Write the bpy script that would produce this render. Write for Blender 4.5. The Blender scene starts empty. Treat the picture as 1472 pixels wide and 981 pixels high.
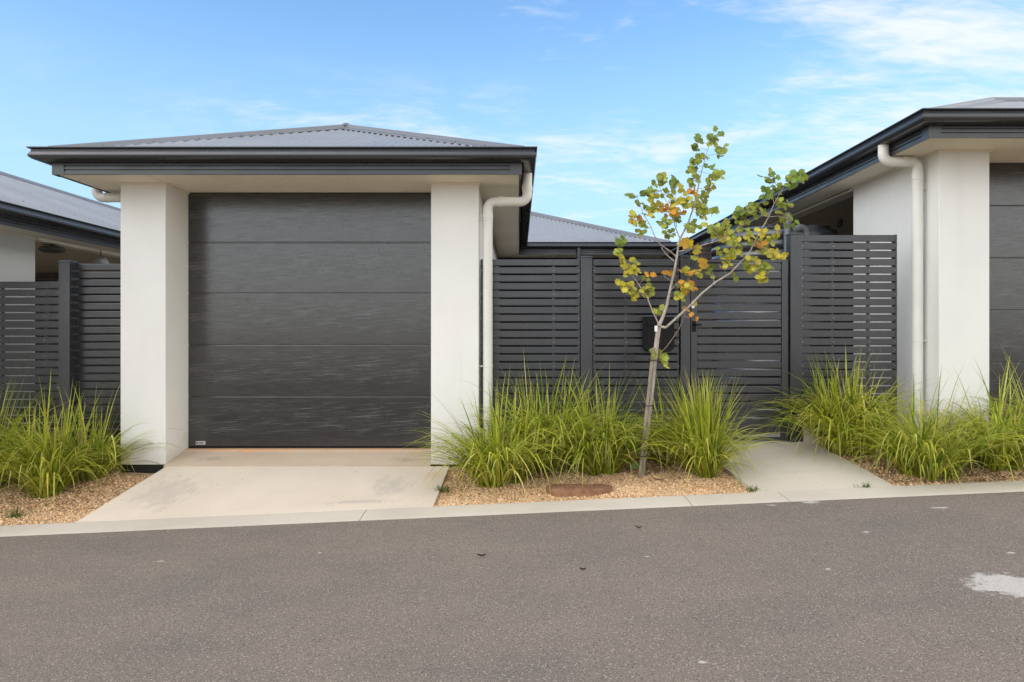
import bpy, math, random
import numpy as np
from mathutils import Vector, Matrix
R = math.radians
random.seed(7); rng = np.random.default_rng(7)
scn = bpy.context.scene
COL = scn.collection
FPX, CX, CY, CZ = 981.3, 745.0, 478.0, 1.35          # camera calibration of the 1472 px wide photograph
def W(px, py, Y): return Vector(((px-CX)/FPX*Y, Y, CZ-(py-CY)/FPX*Y))
def WX(px, Y): return (px-CX)/FPX*Y
def WZ(py, Y): return CZ-(py-CY)/FPX*Y

# ------------------------------------------------------------------ materials
def nodes_of(m):
    m.use_nodes = True
    nt = m.node_tree; nt.nodes.clear()
    out = nt.nodes.new('ShaderNodeOutputMaterial'); b = nt.nodes.new('ShaderNodeBsdfPrincipled')
    nt.links.new(b.outputs[0], out.inputs[0])
    return nt, b, out
class NT:
    def __init__(s, nt): s.nt = nt
    def n(s, t, **kw):
        x = s.nt.nodes.new(t)
        for k, v in kw.items(): setattr(x, k, v)
        return x
    def l(s, a, b): s.nt.links.new(a, b)
    def val(s, sock, v):
        if hasattr(v, 'is_output'): s.l(v, sock)
        else: sock.default_value = v
    def coord(s, scale=(1,1,1), loc=(0,0,0), rot=(0,0,0), kind='Object'):
        t = s.n('ShaderNodeTexCoord'); m = s.n('ShaderNodeMapping')
        s.l(t.outputs[kind], m.inputs[0]); m.inputs['Scale'].default_value = scale
        m.inputs['Location'].default_value = loc; m.inputs['Rotation'].default_value = rot
        return m.outputs[0]
    def noise(s, vec, scale, detail=4, rough=.55, dist=0):
        x = s.n('ShaderNodeTexNoise'); s.l(vec, x.inputs['Vector'])
        x.inputs['Scale'].default_value = scale; x.inputs['Detail'].default_value = detail
        x.inputs['Roughness'].default_value = rough; x.inputs['Distortion'].default_value = dist
        return x.outputs['Fac']
    def ramp(s, fac, a, b, c0=0., c1=1.):
        x = s.n('ShaderNodeMapRange'); x.interpolation_type = 'SMOOTHSTEP'
        s.val(x.inputs[0], fac)
        x.inputs[1].default_value = a; x.inputs[2].default_value = b
        x.inputs[3].default_value = c0; x.inputs[4].default_value = c1
        return x.outputs[0]
    def math(s, op, a, b=0., c=0.):
        x = s.n('ShaderNodeMath', operation=op)
        s.val(x.inputs[0], a); s.val(x.inputs[1], b); s.val(x.inputs[2], c)
        return x.outputs[0]
    def mix(s, fac, a, b, mode='MIX'):
        x = s.n('ShaderNodeMix', data_type='RGBA', blend_type=mode)
        s.val(x.inputs[0], fac)
        for k, v in ((6, a), (7, b)):
            if hasattr(v, 'is_output'): s.l(v, x.inputs[k])
            else: x.inputs[k].default_value = (*v[:3], 1)
        return x.outputs[2]
    def bump(s, h, strength, dist, b, normal=None):
        x = s.n('ShaderNodeBump'); s.l(h, x.inputs['Height'])
        x.inputs['Strength'].default_value = strength; x.inputs['Distance'].default_value = dist
        if normal is not None: s.l(normal, x.inputs['Normal'])
        if b is not None: s.l(x.outputs[0], b.inputs['Normal'])
        return x.outputs[0]
def mat(name, col, rough=.6, var=.12, vscale=3., bscale=0., bstr=.2, bdist=.002, spec=.5, metallic=0., col2=None, rvar=.08):
    m = bpy.data.materials.new(name); nt, b, out = nodes_of(m); N = NT(nt)
    v = N.coord()
    f = N.ramp(N.noise(v, vscale, 6, .6), .25, .75)
    c2 = col2 or tuple(c*(1-var) for c in col)
    c1 = col if col2 else tuple(min(1, c*(1+var*.5)) for c in col)
    N.l(N.mix(f, c1, c2), b.inputs['Base Color'])
    N.l(N.ramp(N.noise(v, vscale*2.7, 5), .2, .8, max(.03, rough-rvar), min(1, rough+rvar)), b.inputs['Roughness'])
    b.inputs['Specular IOR Level'].default_value = spec; b.inputs['Metallic'].default_value = metallic
    if bscale: N.bump(N.noise(v, bscale, 3, .6), bstr, bdist, b)
    return m
M = {}
def make_render(name, c, c2):
    m = bpy.data.materials.new(name); nt, b, out = nodes_of(m); N = NT(nt); v = N.coord()
    blot = N.ramp(N.noise(v, 1.3, 6, .6), .3, .75)
    vs = N.coord(scale=(9, 9, .6)); drip = N.ramp(N.noise(vs, 1, 5, .6), .52, .8, 0, .35)
    col = N.mix(blot, c, c2); col = N.mix(drip, col, tuple(x*.88 for x in c2))
    # ground splash: a shaped, broken soil tint
    sz = N.n('ShaderNodeSeparateXYZ'); N.l(v, sz.inputs[0])
    sp_ = N.ramp(N.math('ADD', sz.outputs[2], N.math('MULTIPLY', N.math('SUBTRACT', N.noise(v, 5, 7, .7), .5), -.7)), .30, -.02)
    col = N.mix(N.math('MULTIPLY', sp_, .38), col, (.50, .42, .32))
    N.l(col, b.inputs['Base Color']); b.inputs['Roughness'].default_value = .85; b.inputs['Specular IOR Level'].default_value = .25
    N.bump(N.noise(v, 160, 3, .6), .25, .0015, b)
    return m
M['render'] = make_render('white_render', (.80, .785, .735), (.745, .73, .685))
M['render_shaded'] = make_render('shaded_white_render', (.66, .66, .63), (.60, .60, .575))  # white render greyed in colour for its shade under the eave
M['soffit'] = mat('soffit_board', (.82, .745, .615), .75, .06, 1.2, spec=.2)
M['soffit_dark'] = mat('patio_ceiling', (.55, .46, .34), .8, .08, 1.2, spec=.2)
M['charcoal'] = mat('charcoal_painted_steel', (.038, .039, .043), .33, .10, 2.0, spec=.8)
M['gutter'] = mat('charcoal_gutter_steel', (.034, .035, .039), .30, .12, 1.4, spec=.8)
M['slat'] = mat('charcoal_aluminium', (.017, .0185, .0235), .30, .14, 1.6, 220, .05, .0006, spec=1.)
M['post'] = mat('charcoal_post', (.016, .018, .0235), .30, .14, 1.6, 220, .05, .0006, spec=1.)
M['roof'] = mat('grey_corrugated_steel', (.285, .288, .298), .42, .14, .9, spec=.5)
M['cap'] = mat('grey_ridge_steel', (.165, .17, .185), .42, .10, .9, spec=.5)
M['pipe'] = mat('cream_painted_pipe', (.74, .715, .65), .45, .06, 3, spec=.4)
M['black'] = mat('black_powder_coat', (.005, .005, .0055), .42, .15, 6, spec=.25)
M['membrane'] = mat('black_membrane', (.006, .006, .007), .6, .2, 6)
M['chrome'] = mat('brushed_steel', (.75, .75, .74), .3, .1, 20, metallic=.9)
M['zinc'] = mat('zinc_clip', (.45, .44, .42), .4, .2, 20, metallic=.7)
M['tank'] = mat('black_poly_tank', (.045, .047, .052), .24, .15, 4, spec=1.)
M['greypipe'] = mat('grey_pipe', (.11, .115, .125), .4, .1, 4)
M['sticker'] = mat('white_sticker', (.75, .75, .73), .4, .05, 8)
M['ink'] = mat('dark_ink', (.05, .05, .06), .5, .05, 8)
M['tag'] = mat('white_tag', (.8, .8, .78), .5, .05, 8)
M['tie'] = mat('dark_rubber_tie', (.03, .03, .03), .7, .1, 8)
M['lamp_grey'] = mat('grey_lamp_metal', (.30, .30, .30), .35, .1, 6)
M['lamp_dark'] = mat('dark_lamp_metal', (.10, .095, .085), .45, .1, 6)
M['wood'] = mat('weathered_stake', (.30, .24, .18), .8, .35, 8, 60, .5, .002)

def make_bark():
    m = bpy.data.materials.new('young_bark'); nt, b, out = nodes_of(m); N = NT(nt)
    v = N.coord(scale=(30, 30, 7)); v2 = N.coord()
    c = N.mix(N.ramp(N.noise(v, 1.5, 6, .65), .3, .72), (.50, .43, .36), (.25, .20, .165))
    rings = N.ramp(N.noise(N.coord(scale=(4, 4, 60)), 1., 3, .6), .62, .72)
    c = N.mix(N.math('MULTIPLY', rings, .6), c, (.16, .12, .10))
    N.l(c, b.inputs['Base Color']); b.inputs['Roughness'].default_value = .8
    N.bump(N.noise(v, 2.5, 5), .5, .004, b)
    return m
M['bark'] = make_bark()
M['twig'] = mat('reddish_twig', (.30, .18, .13), .7, .3, 20)

def make_attr_leaf(name, trans=.35, rough=.5, spec=.35):
    m = bpy.data.materials.new(name); nt, b, out = nodes_of(m); N = NT(nt)
    a = N.n('ShaderNodeAttribute', attribute_name='Col')
    v = N.coord(); f = N.ramp(N.noise(v, 25, 4), .3, .7, .82, 1.12)
    c = N.n('ShaderNodeVectorMath', operation='SCALE'); N.l(a.outputs['Color'], c.inputs[0]); N.l(f, c.inputs['Scale'])
    N.l(c.outputs[0], b.inputs['Base Color']); b.inputs['Roughness'].default_value = rough; b.inputs['Specular IOR Level'].default_value = spec
    t = N.n('ShaderNodeBsdfTranslucent'); N.l(c.outputs[0], t.inputs[0])
    mx = N.n('ShaderNodeMixShader'); mx.inputs[0].default_value = trans
    N.l(b.outputs[0], mx.inputs[1]); N.l(t.outputs[0], mx.inputs[2]); N.l(mx.outputs[0], out.inputs[0])
    return m
M['leaf'] = make_attr_leaf('tree_leaf', .35, .45)
M['blade'] = make_attr_leaf('strap_leaf', .42, .38)
M['stone'] = make_attr_leaf('gravel_stone', .0, .85, .2)

def make_door():
    m = bpy.data.materials.new('charcoal_woodgrain_door'); nt, b, out = nodes_of(m); N = NT(nt)
    # the emboss is stamped alike into every panel: panel height as the period
    t = N.n('ShaderNodeTexCoord'); sp = N.n('ShaderNodeSeparateXYZ'); N.l(t.outputs['Object'], sp.inputs[0])
    zp = N.math('FRACT', N.math('DIVIDE', N.math('ADD', sp.outputs[2], 5.0-.0964), .5035))
    zl = N.math('MULTIPLY', zp, .5035)
    def vec(sx, sz, shear, off=0.):
        c = N.n('ShaderNodeCombineXYZ'); N.l(N.math('MULTIPLY', sp.outputs[0], sx), c.inputs[0])
        N.l(N.math('MULTIPLY', N.math('SUBTRACT', zl, N.math('MULTIPLY', sp.outputs[0], shear)), sz), c.inputs[2]); c.inputs[1].default_value = off
        return c.outputs[0]
    wisp = N.noise(vec(2.9, 52, .055), 1., 7, .66, .3)
    band = N.math('MULTIPLY', N.ramp(zp, .10, .25), N.ramp(zp, .92, .70))
    w = N.math('MULTIPLY', N.ramp(wisp, .50, .72), band)
    grain = N.noise(vec(5, 330, .01, 3.), 1., 5, .65, .3)
    vert = N.noise(vec(150, 14, 0, 5.), 1., 3, .6)
    weave = N.math('ADD', N.math('MULTIPLY', grain, .7), N.math('MULTIPLY', vert, .3))
    big = N.noise(vec(1.3, 9, .03, 9.), 1., 4, .6)
    col = N.mix(w, (.0050, .0055, .0068), (.038, .039, .041))  # lighter wisps paint the sheen of the embossed grain into the colour
    col = N.mix(N.ramp(weave, .47, .66, 0, .4), col, (.036, .037, .0385))
    col = N.mix(N.math('MULTIPLY', w, N.ramp(weave, .40, .55, .35, .9)), col, (.075, .076, .079))
    N.l(col, b.inputs['Base Color'])
    N.l(N.math('ADD', N.math('ADD', .17, N.math('MULTIPLY', w, .22)), N.math('MULTIPLY', N.ramp(big, .35, .65), .08)), b.inputs['Roughness'])
    h = N.math('ADD', N.math('MULTIPLY', wisp, .12), N.math('MULTIPLY', weave, .6))
    nb = N.bump(h, .28, .003, b); N.l(N.ramp(weave, .36, .60, .55, 1.), b.inputs['Specular IOR Level'])
    N.l(N.ramp(weave, .38, .62, .68, 1.05), b.inputs['Coat Weight']); b.inputs['Coat Roughness'].default_value = .15; b.inputs['Coat IOR'].default_value = 1.56; N.l(nb, b.inputs['Coat Normal'])
    return m
M['door'] = make_door()

def make_road():
    m = bpy.data.materials.new('worn_asphalt'); nt, b, out = nodes_of(m); N = NT(nt); v = N.coord()
    base = N.mix(N.ramp(N.noise(v, .7, 7, .68), .36, .64), (.258, .205, .168), (.208, .176, .153))
    base = N.mix(N.ramp(N.noise(N.coord(scale=(.8, 1.6, 1), rot=(0, 0, R(12))), 1.7, 7, .7), .38, .68, 0, .8), base, (.275, .220, .180))
    agg = N.noise(v, 135, 4, .8)
    base = N.mix(N.ramp(agg, .38, .53, .85, 0), base, (.060, .052, .048))
    vo = N.n('ShaderNodeTexVoronoi', feature='F1'); N.l(v, vo.inputs['Vector']); vo.inputs['Scale'].default_value = 85
    wn = N.n('ShaderNodeTexWhiteNoise', noise_dimensions='3D'); N.l(vo.outputs['Position'], wn.inputs['Vector'])
    chip = N.math('MULTIPLY', N.ramp(vo.outputs['Distance'], .22, .40, 1, 0), N.ramp(wn.outputs['Value'], .72, .80))
    base = N.mix(N.math('MULTIPLY', chip, .75), base, (.50, .44, .38))
    vo2 = N.n('ShaderNodeTexVoronoi', feature='F1'); N.l(v, vo2.inputs['Vector']); vo2.inputs['Scale'].default_value = 165
    wn2 = N.n('ShaderNodeTexWhiteNoise', noise_dimensions='3D'); N.l(vo2.outputs['Position'], wn2.inputs['Vector'])
    chip2 = N.math('MULTIPLY', N.ramp(vo2.outputs['Distance'], .2, .45, 1, 0), N.ramp(wn2.outputs['Value'], .6, .7))
    base = N.mix(N.math('MULTIPLY', chip2, .7), base, (.40, .35, .30))
    # dried cement spills and scrapes
    def spill(cx, cy, rx, ry, thr=.5, sc=14, strength=.85):
        nonlocal base
        q = N.coord(loc=(-cx/rx, -cy/ry, 0), scale=(1/rx, 1/ry, 0))
        ln = N.n('ShaderNodeVectorMath', operation='LENGTH'); N.l(q, ln.inputs[0])
        nz = N.noise(N.coord(scale=(1, 1.6, 1)), sc, 7, .7)
        f = N.math('ADD', N.ramp(ln.outputs['Value'], 0.0, 1.35, 1, 0), N.math('MULTIPLY', N.math('SUBTRACT', nz, .5), 1.7))
        f = N.ramp(f, thr, thr+.30, 0, strength)
        f = N.math('MULTIPLY', f, N.ramp(agg, .34, .46))
        base = N.mix(f, base, (.60, .56, .51))
    for a in SPILLS: spill(*a)
    # long faint scrapes
    sc = N.ramp(N.noise(N.coord(scale=(1.2, 26, 1), rot=(0, 0, R(-8))), 1.5, 5, .65), .655, .74, 0, .40)
    base = N.mix(sc, base, (.30, .27, .245))
    N.l(base, b.inputs['Base Color']); b.inputs['Roughness'].default_value = .9; b.inputs['Specular IOR Level'].default_value = .25
    hh = N.math('ADD', agg, N.math('MULTIPLY', chip, .5))
    N.bump(hh, .9, .006, b)
    return m
def road_pt(px, py):
    k = (py-CY)/FPX; sx = (px-CX)/FPX
    Y = (CZ-.02)/(k+.0443*sx); return sx*Y, Y
SPILLS = []
for (px, py, wx, wy, thr) in [(1450, 841, .27, .22, .38), (1165, 722, .13, .06, .60), (1110, 726, .08, .04, .62), (1350, 730, .10, .04, .62), (1245, 765, .045, .03, .55), (930, 800, .035, .02, .55),
                         (1190, 818, .03, .02, .55), (212, 748, .04, .03, .55), (230, 807, .05, .02, .58), (460, 795, .03, .02, .6), (1455, 795, .05, .025, .55), (1010, 952, .03, .02, .6), (670, 733, .05, .015, .5)]:
    x, y = road_pt(px, py); SPILLS.append((x, y, wx, wy, thr))
M['road'] = make_road()

def make_concrete(name, c1, c2, stains=(), grey=(.36, .34, .31)):
    m = bpy.data.materials.new(name); nt, b, out = nodes_of(m); N = NT(nt); v = N.coord()
    base = N.mix(N.ramp(N.noise(v, 1.6, 6, .6), .3, .72), c1, c2)
    base = N.mix(N.ramp(N.noise(N.coord(scale=(1, 3.5, 1)), 3.3, 7, .68), .57, .80, 0, .35), base, tuple(x*.72 for x in c2))
    base = N.mix(N.ramp(N.noise(v, 260, 2, .5), .60, .72, 0, .35), base, tuple(x*.55 for x in c2))
    for (cx, cy, rx, ry, colr, st) in stains:
        q = N.coord(loc=(-cx/rx, -cy/ry, 0), scale=(1/rx, 1/ry, 0))
        ln = N.n('ShaderNodeVectorMath', operation='LENGTH'); N.l(q, ln.inputs[0])
        nz = N.noise(N.coord(scale=(2.0, 1, 1), rot=(0, 0, R(-35))), 7, 7, .7)
        f = N.math('ADD', N.ramp(ln.outputs['Value'], 0, 1.2, 1, 0), N.math('MULTIPLY', N.math('SUBTRACT', nz, .5), 2.0))
        base = N.mix(N.ramp(f, .35, 1.05, 0, st), base, colr)
    pit = N.ramp(N.noise(v, 34, 3, .5), .70, .74, 0, .6)
    base = N.mix(pit, base, (.12, .10, .085))
    N.l(base, b.inputs['Base Color']); b.inputs['Roughness'].default_value = .85; b.inputs['Specular IOR Level'].default_value = .25
    N.bump(N.noise(v, 120, 4, .6), .25, .002, b)
    return m
M['drive'] = make_concrete('driveway_concrete', (.69, .59, .475), (.63, .535, .425),
    [(-2.95, 5.72, .50, .55, (.30, .28, .26), .36), (-1.08, 5.75, .32, .40, (.30, .28, .26), .36), (-1.25, 5.42, .5, .07, (.30, .28, .26), .4), (-.75, 6.0, .12, .25, (.62, .44, .26), .45)])
M['threshold'] = make_concrete('threshold_concrete', (.60, .48, .36), (.53, .42, .31),
    [(-.6, .37, 1.6, .12, (.70, .38, .18), 1.), (.7, .37, 1.5, .12, (.68, .40, .21), .95), (-.9, .12, .25, .10, (.30, .26, .22), .45), (.95, .10, .3, .10, (.30, .26, .22), .5)])
M['path'] = make_concrete('path_concrete', (.60, .53, .44), (.54, .475, .39))
M['kerb'] = make_concrete('kerb_concrete', (.60, .53, .44), (.52, .46, .385))
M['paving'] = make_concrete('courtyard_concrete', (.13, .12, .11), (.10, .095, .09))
M['soil'] = mat('gravel_soil', (.56, .38, .22), .95, .45, 30, 90, .9, .012, spec=.15)
M['earth'] = mat('bare_earth', (.24, .19, .13), .95, .3, .6, 20, .5, .02, spec=.1)

def make_brick(name='dark_brick', k=1.):
    m = bpy.data.materials.new(name); nt, b, out = nodes_of(m); N = NT(nt)
    v = N.coord(rot=(R(90), 0, 0))
    br = N.n('ShaderNodeTexBrick'); N.l(v, br.inputs['Vector'])
    br.inputs['Color1'].default_value = (.05*k, .042*k, .036*k, 1); br.inputs['Color2'].default_value = (.075*k, .06*k, .05*k, 1); br.inputs['Mortar'].default_value = (.17*k, .14*k, .11*k, 1)
    br.inputs['Scale'].default_value = 1; br.inputs['Brick Width'].default_value = .24; br.inputs['Row Height'].default_value = .086; br.inputs['Mortar Size'].default_value = .005
    N.l(br.outputs['Color'], b.inputs['Base Color']); b.inputs['Roughness'].default_value = .85
    N.bump(br.outputs['Fac'], -.4, .006, b)
    return m
M['brick'] = make_brick(); M['brick_black'] = make_brick('black_brick', .30)
def make_rust():
    m = bpy.data.materials.new('rusty_iron'); nt, b, out = nodes_of(m); N = NT(nt); v = N.coord()
    N.l(N.mix(N.ramp(N.noise(v, 14, 6, .65), .3, .7), (.36, .185, .095), (.19, .095, .055)), b.inputs['Base Color'])
    b.inputs['Roughness'].default_value = .85; N.bump(N.noise(v, 70, 4), .5, .004, b)
    return m
M['rust'] = make_rust()

# ------------------------------------------------------------------ mesh building
ORG = {}
class TR:
    def __init__(s, parent): s.p = parent
    def box(s, *a): MB().box(*a).build('soffit_trim', M['soffit'], s.p)
class MB:
    def __init__(s): s.v = []; s.f = []; s.c = []
    def add(s, vs, fs, col=None):
        o = len(s.v); s.v += [tuple(p) for p in vs]; s.f += [tuple(i+o for i in f) for f in fs]
        if col is not None: s.c += [col]*len(vs)
        return s
    def box(s, x0, x1, y0, y1, z0, z1):
        return s.add([(x0,y0,z0),(x1,y0,z0),(x1,y1,z0),(x0,y1,z0),(x0,y0,z1),(x1,y0,z1),(x1,y1,z1),(x0,y1,z1)],
              [(0,3,2,1),(4,5,6,7),(0,1,5,4),(1,2,6,5),(2,3,7,6),(3,0,4,7)])
    def hexa(s, b4, t4):
        return s.add(list(b4)+list(t4), [(0,3,2,1),(4,5,6,7),(0,1,5,4),(1,2,6,5),(2,3,7,6),(3,0,4,7)])
    def prism_y(s, poly, y0, y1):                     # poly of (x,z), counter-clockwise seen from the front
        n = len(poly)
        return s.add([(x,y0,z) for x,z in poly]+[(x,y1,z) for x,z in poly],
              [tuple(range(n)), tuple(range(2*n-1, n-1, -1))]+[(i, i+n, (i+1)%n+n, (i+1)%n) for i in range(n)])
    def prism_z(s, poly, z0, z1):
        n = len(poly)
        return s.add([(x,y,z0) for x,y in poly]+[(x,y,z1) for x,y in poly],
              [tuple(range(n-1,-1,-1)), tuple(range(n, 2*n))]+[(i, (i+1)%n, (i+1)%n+n, i+n) for i in range(n)])
    def tube(s, pts, rad, n=8, cap=True, col=None):
        pts = [Vector(p) for p in pts]; k = len(pts)
        if not hasattr(rad, '__len__'): rad = [rad]*k
        vs = []; fs = []
        d = (pts[1]-pts[0]).normalized(); up = Vector((0,0,1)) if abs(d.z) < .9 else Vector((0,1,0))
        a = d.cross(up).normalized()
        for i, p in enumerate(pts):
            t = ((pts[min(i+1,k-1)]-p).normalized() + (p-pts[max(i-1,0)]).normalized()).normalized()
            a = (a - t*a.dot(t)).normalized(); b = t.cross(a)
            for j in range(n):
                w = 2*math.pi*j/n; vs.append(p+(a*math.cos(w)+b*math.sin(w))*rad[i])
        for i in range(k-1):
            for j in range(n):
                fs.append((i*n+j, i*n+(j+1)%n, (i+1)*n+(j+1)%n, (i+1)*n+j))
        if cap: fs += [tuple(range(n-1,-1,-1)), tuple(range((k-1)*n, k*n))]
        return s.add(vs, fs, col)
    def lathe(s, c, prof, n=32):                      # prof of (r,z) bottom to top
        vs = []; fs = []; k = len(prof)
        for r, z in prof:
            for j in range(n):
                w = 2*math.pi*j/n; vs.append((c[0]+r*math.cos(w), c[1]+r*math.sin(w), c[2]+z))
        for i in range(k-1):
            for j in range(n): fs.append((i*n+j, i*n+(j+1)%n, (i+1)*n+(j+1)%n, (i+1)*n+j))
        fs += [tuple(range(n-1,-1,-1)), tuple(range((k-1)*n, k*n))]
        return s.add(vs, fs)
    def sweep(s, path, prof, cap=True):               # path of (x,y); outward = right of travel; prof = closed list of (out, z)
        P = [Vector((p[0], p[1])) for p in path]; k = len(P); n = len(prof); vs = []; fs = []
        for i in range(k):
            d0 = (P[i]-P[i-1]).normalized() if i else (P[1]-P[0]).normalized()
            d1 = (P[i+1]-P[i]).normalized() if i < k-1 else d0
            n0 = Vector((d0.y, -d0.x)); n1 = Vector((d1.y, -d1.x)); m = (n0+n1).normalized(); m = m/max(.2, m.dot(n0))
            for o, z in prof: q = P[i]+m*o; vs.append((q.x, q.y, z))
        for i in range(k-1):
            for j in range(n): fs.append((i*n+j, (i+1)*n+j, (i+1)*n+(j+1)%n, i*n+(j+1)%n))
        if cap: fs += [tuple(range(n)), tuple(range(k*n-1, (k-1)*n-1, -1))]
        return s.add(vs, fs)
    def build(s, name, m, parent=None, smooth=None, bevel=0, seg=2):
        me = bpy.data.meshes.new(name)
        org = ORG.get(parent.name, Vector()) if parent else Vector()
        me.from_pydata([(v[0]-org.x, v[1]-org.y, v[2]-org.z) for v in s.v], [], s.f)
        if s.c:
            a = me.color_attributes.new('Col', 'FLOAT_COLOR', 'POINT')
            a.data.foreach_set('color', np.array([(*c[:3], 1) for c in s.c], np.float32).ravel())
        me.materials.append(m); me.update()
        if smooth:
            me.polygons.foreach_set('use_smooth', [True]*len(me.polygons)); me.set_sharp_from_angle(angle=R(smooth))
        o = bpy.data.objects.new(name, me); COL.objects.link(o)
        if parent: o.parent = parent
        ORG[o.name] = org
        if bevel:
            b = o.modifiers.new('bevel', 'BEVEL'); b.width = bevel; b.segments = seg; b.limit_method = 'ANGLE'; b.harden_normals = False
        return o
def tag(o, label, cat, group=None, kind=None):
    o['label'] = label
    if cat: o['category'] = cat
    if group: o['group'] = group
    if kind: o['kind'] = kind
    return o
def thing(name, loc, label, cat, group=None):
    o = bpy.data.objects.new(name, None); COL.objects.link(o); o.location = loc; o.empty_display_size = .2
    ORG[o.name] = Vector(loc); return tag(o, label, cat, group)
def struct(o, label=None, cat=None, kind='structure'):
    o['kind'] = kind
    if label: o['label'] = label
    if cat: o['category'] = cat
    return o

# ------------------------------------------------------------------ ground
S, KZ, YK, YB, YF = .0443, .02, 5.0, 5.25, 6.46
def zr(x): return S*max(-30, min(30, x))+KZ
REAR_X = [-30, -6, -3.67, -.4, 1.0, 2.4, 4.0, 8.0, 30]; REAR_Z = [-1.1, -.02, .075, .115, .20, .285, .375, .55, 1.5]
def zrear(x): return float(np.interp(x, REAR_X, REAR_Z))
def zbed(x, y):
    t = min(1., max(0., (y-YB)/1.1)); return (zr(x)+.006)*(1-t)+zrear(x)*t
def sheet(xs, ys, zf):
    m = MB(); n = len(ys)
    m.v = [(x, y, zf(x, y)) for x in xs for y in ys]
    m.f = [(i*n+j, (i+1)*n+j, (i+1)*n+j+1, i*n+j+1) for i in range(len(xs)-1) for j in range(n-1)]
    return m
gx = [-400, -60, -30, -12, 0, 12, 30, 60, 400]
struct(sheet(gx, [-400, -60, -10, 0, 5, 20, 60, 400], lambda x, y: zr(x)-.12-(.0 if abs(x) < 61 else .3)).build('ground', M['earth']))
struct(sheet([-30, -12, -6, -3, 0, 3, 6, 12, 30], [-9, -5, -2, 0, 2, 3.5, YK], lambda x, y: zr(x)).build('road', M['road']))
# kerb strip in cast lengths with open joints
kb = MB(); joints = [-30, -20, -12, -8.1, -5.2, WX(521, 5.1), WX(990, 5.1), WX(1128, 5.1), 4.6, 7.5, 12, 20, 30]
for a, b in zip(joints, joints[1:]):
    a += .003; b -= .003; n = 6
    prof = [(YK, -.10), (YK, .003), (YK+.03, .008), (YB-.004, .020), (YB, .014), (YB, -.10)]
    vs = [(x, y, zr(x)+z) for x in (a, b) for y, z in prof]
    kb.add(vs, [(j, j+n, (j+1)%n+n, (j+1)%n) for j in range(n)]+[tuple(range(n)), tuple(range(2*n-1, n-1, -1))])
struct(kb.build('kerb', M['kerb']))
xs = list(np.arange(-14, 14.01, .1)); ys = list(np.linspace(YB+.001, 6.9, 18))
_h = {}
def bumpy(x, y):
    return zbed(x, y) + .012*math.sin(x*7.1+y*5)*math.sin(y*9-x*3.3) - .012
struct(sheet(xs, ys, bumpy).build('gravel_bed', M['soil'], smooth=60))
cy = sheet([-14, -6, -3.67, -.4, 1, 2.4, 4, 8, 14], [6.9, 8, 12, 30], lambda x, y: zrear(x)-.004)
struct(cy.build('courtyard_paving', M['paving']))
# driveway slab and threshold
ZP = .125
def zdrive(x, y):
    t = (y-YB)/(6.25-YB); return (zr(x)+.018)*(1-t)+ZP*t
DL0, DR0, DL1, DR1 = WX(108, YB), WX(622, YB), WX(240, 6.25), WX(646, 6.25)
def slab(corners, zf, th=.10, n=10):
    m = MB(); A, B, C, D = [Vector(c) for c in corners]  # near-left, near-right, far-right, far-left
    vs = []
    for i in range(n+1):
        for j in range(n+1):
            p = (A.lerp(B, i/n)).lerp(D.lerp(C, i/n), j/n); vs.append((p.x, p.y, zf(p.x, p.y)))
    m.add(vs, [(i*(n+1)+j, (i+1)*(n+1)+j, (i+1)*(n+1)+j+1, i*(n+1)+j+1) for i in range(n) for j in range(n)])
    ring = [i*(n+1) for i in range(n+1)]+[n*(n+1)+j for j in range(1, n+1)]+[i*(n+1)+n for i in range(n-1, -1, -1)]+[j for j in range(n-1, 0, -1)]
    base = len(m.v); m.v += [(m.v[i][0], m.v[i][1], m.v[i][2]-th) for i in ring]; k = len(ring)
    m.f += [(ring[i], base+i, base+(i+1)%k, ring[(i+1)%k]) for i in range(k)]
    return m
struct(slab([(DL0, YB+.003), (DR0, YB+.003), (DR1, 6.245), (DL1, 6.245)], zdrive).build('driveway', M['drive']))
def zpath(x, y):
    t = min(1, (y-YB)/.25); return max(zr(x)+.016, zbed(x, y)+.020*t)
struct(slab([(WX(1088, YB), YB+.003), (WX(1287, YB), YB+.003), (2.66, YF+.5), (1.60, YF+.5)], zpath).build('path', M['path']))

# ------------------------------------------------------------------ house helpers
TAN = .39
def gutter_prof(zt):
    return [(.004, zt-.085), (.020, zt-.109), (.092, zt-.104), (.108, zt-.098), (.122, zt-.086), (.130, zt-.072), (.129, zt-.064), (.112, zt-.036), (.110, zt-.020), (.124, zt-.015), (.134, zt-.009), (.134, zt-.002), (.130, zt),
            (.120, zt), (.114, zt-.010), (.103, zt-.020), (.104, zt-.040), (.118, zt-.066), (.108, zt-.086), (.088, zt-.092), (.014, zt-.090), (.012, zt-.01), (.004, zt-.01)]
def fascia_prof(zb, zt):
    h = [0, .034, .042, .066, .074, .104]
    return [(-.02, zb), (0, zb), (0, zb+h[1]-.004), (-.010, zb+h[1]), (-.010, zb+h[2]), (0, zb+h[2]+.004), (0, zb+h[3]-.004), (-.010, zb+h[3]), (-.010, zb+h[4]), (0, zb+h[4]+.004), (0, zt), (-.02, zt)]
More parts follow.
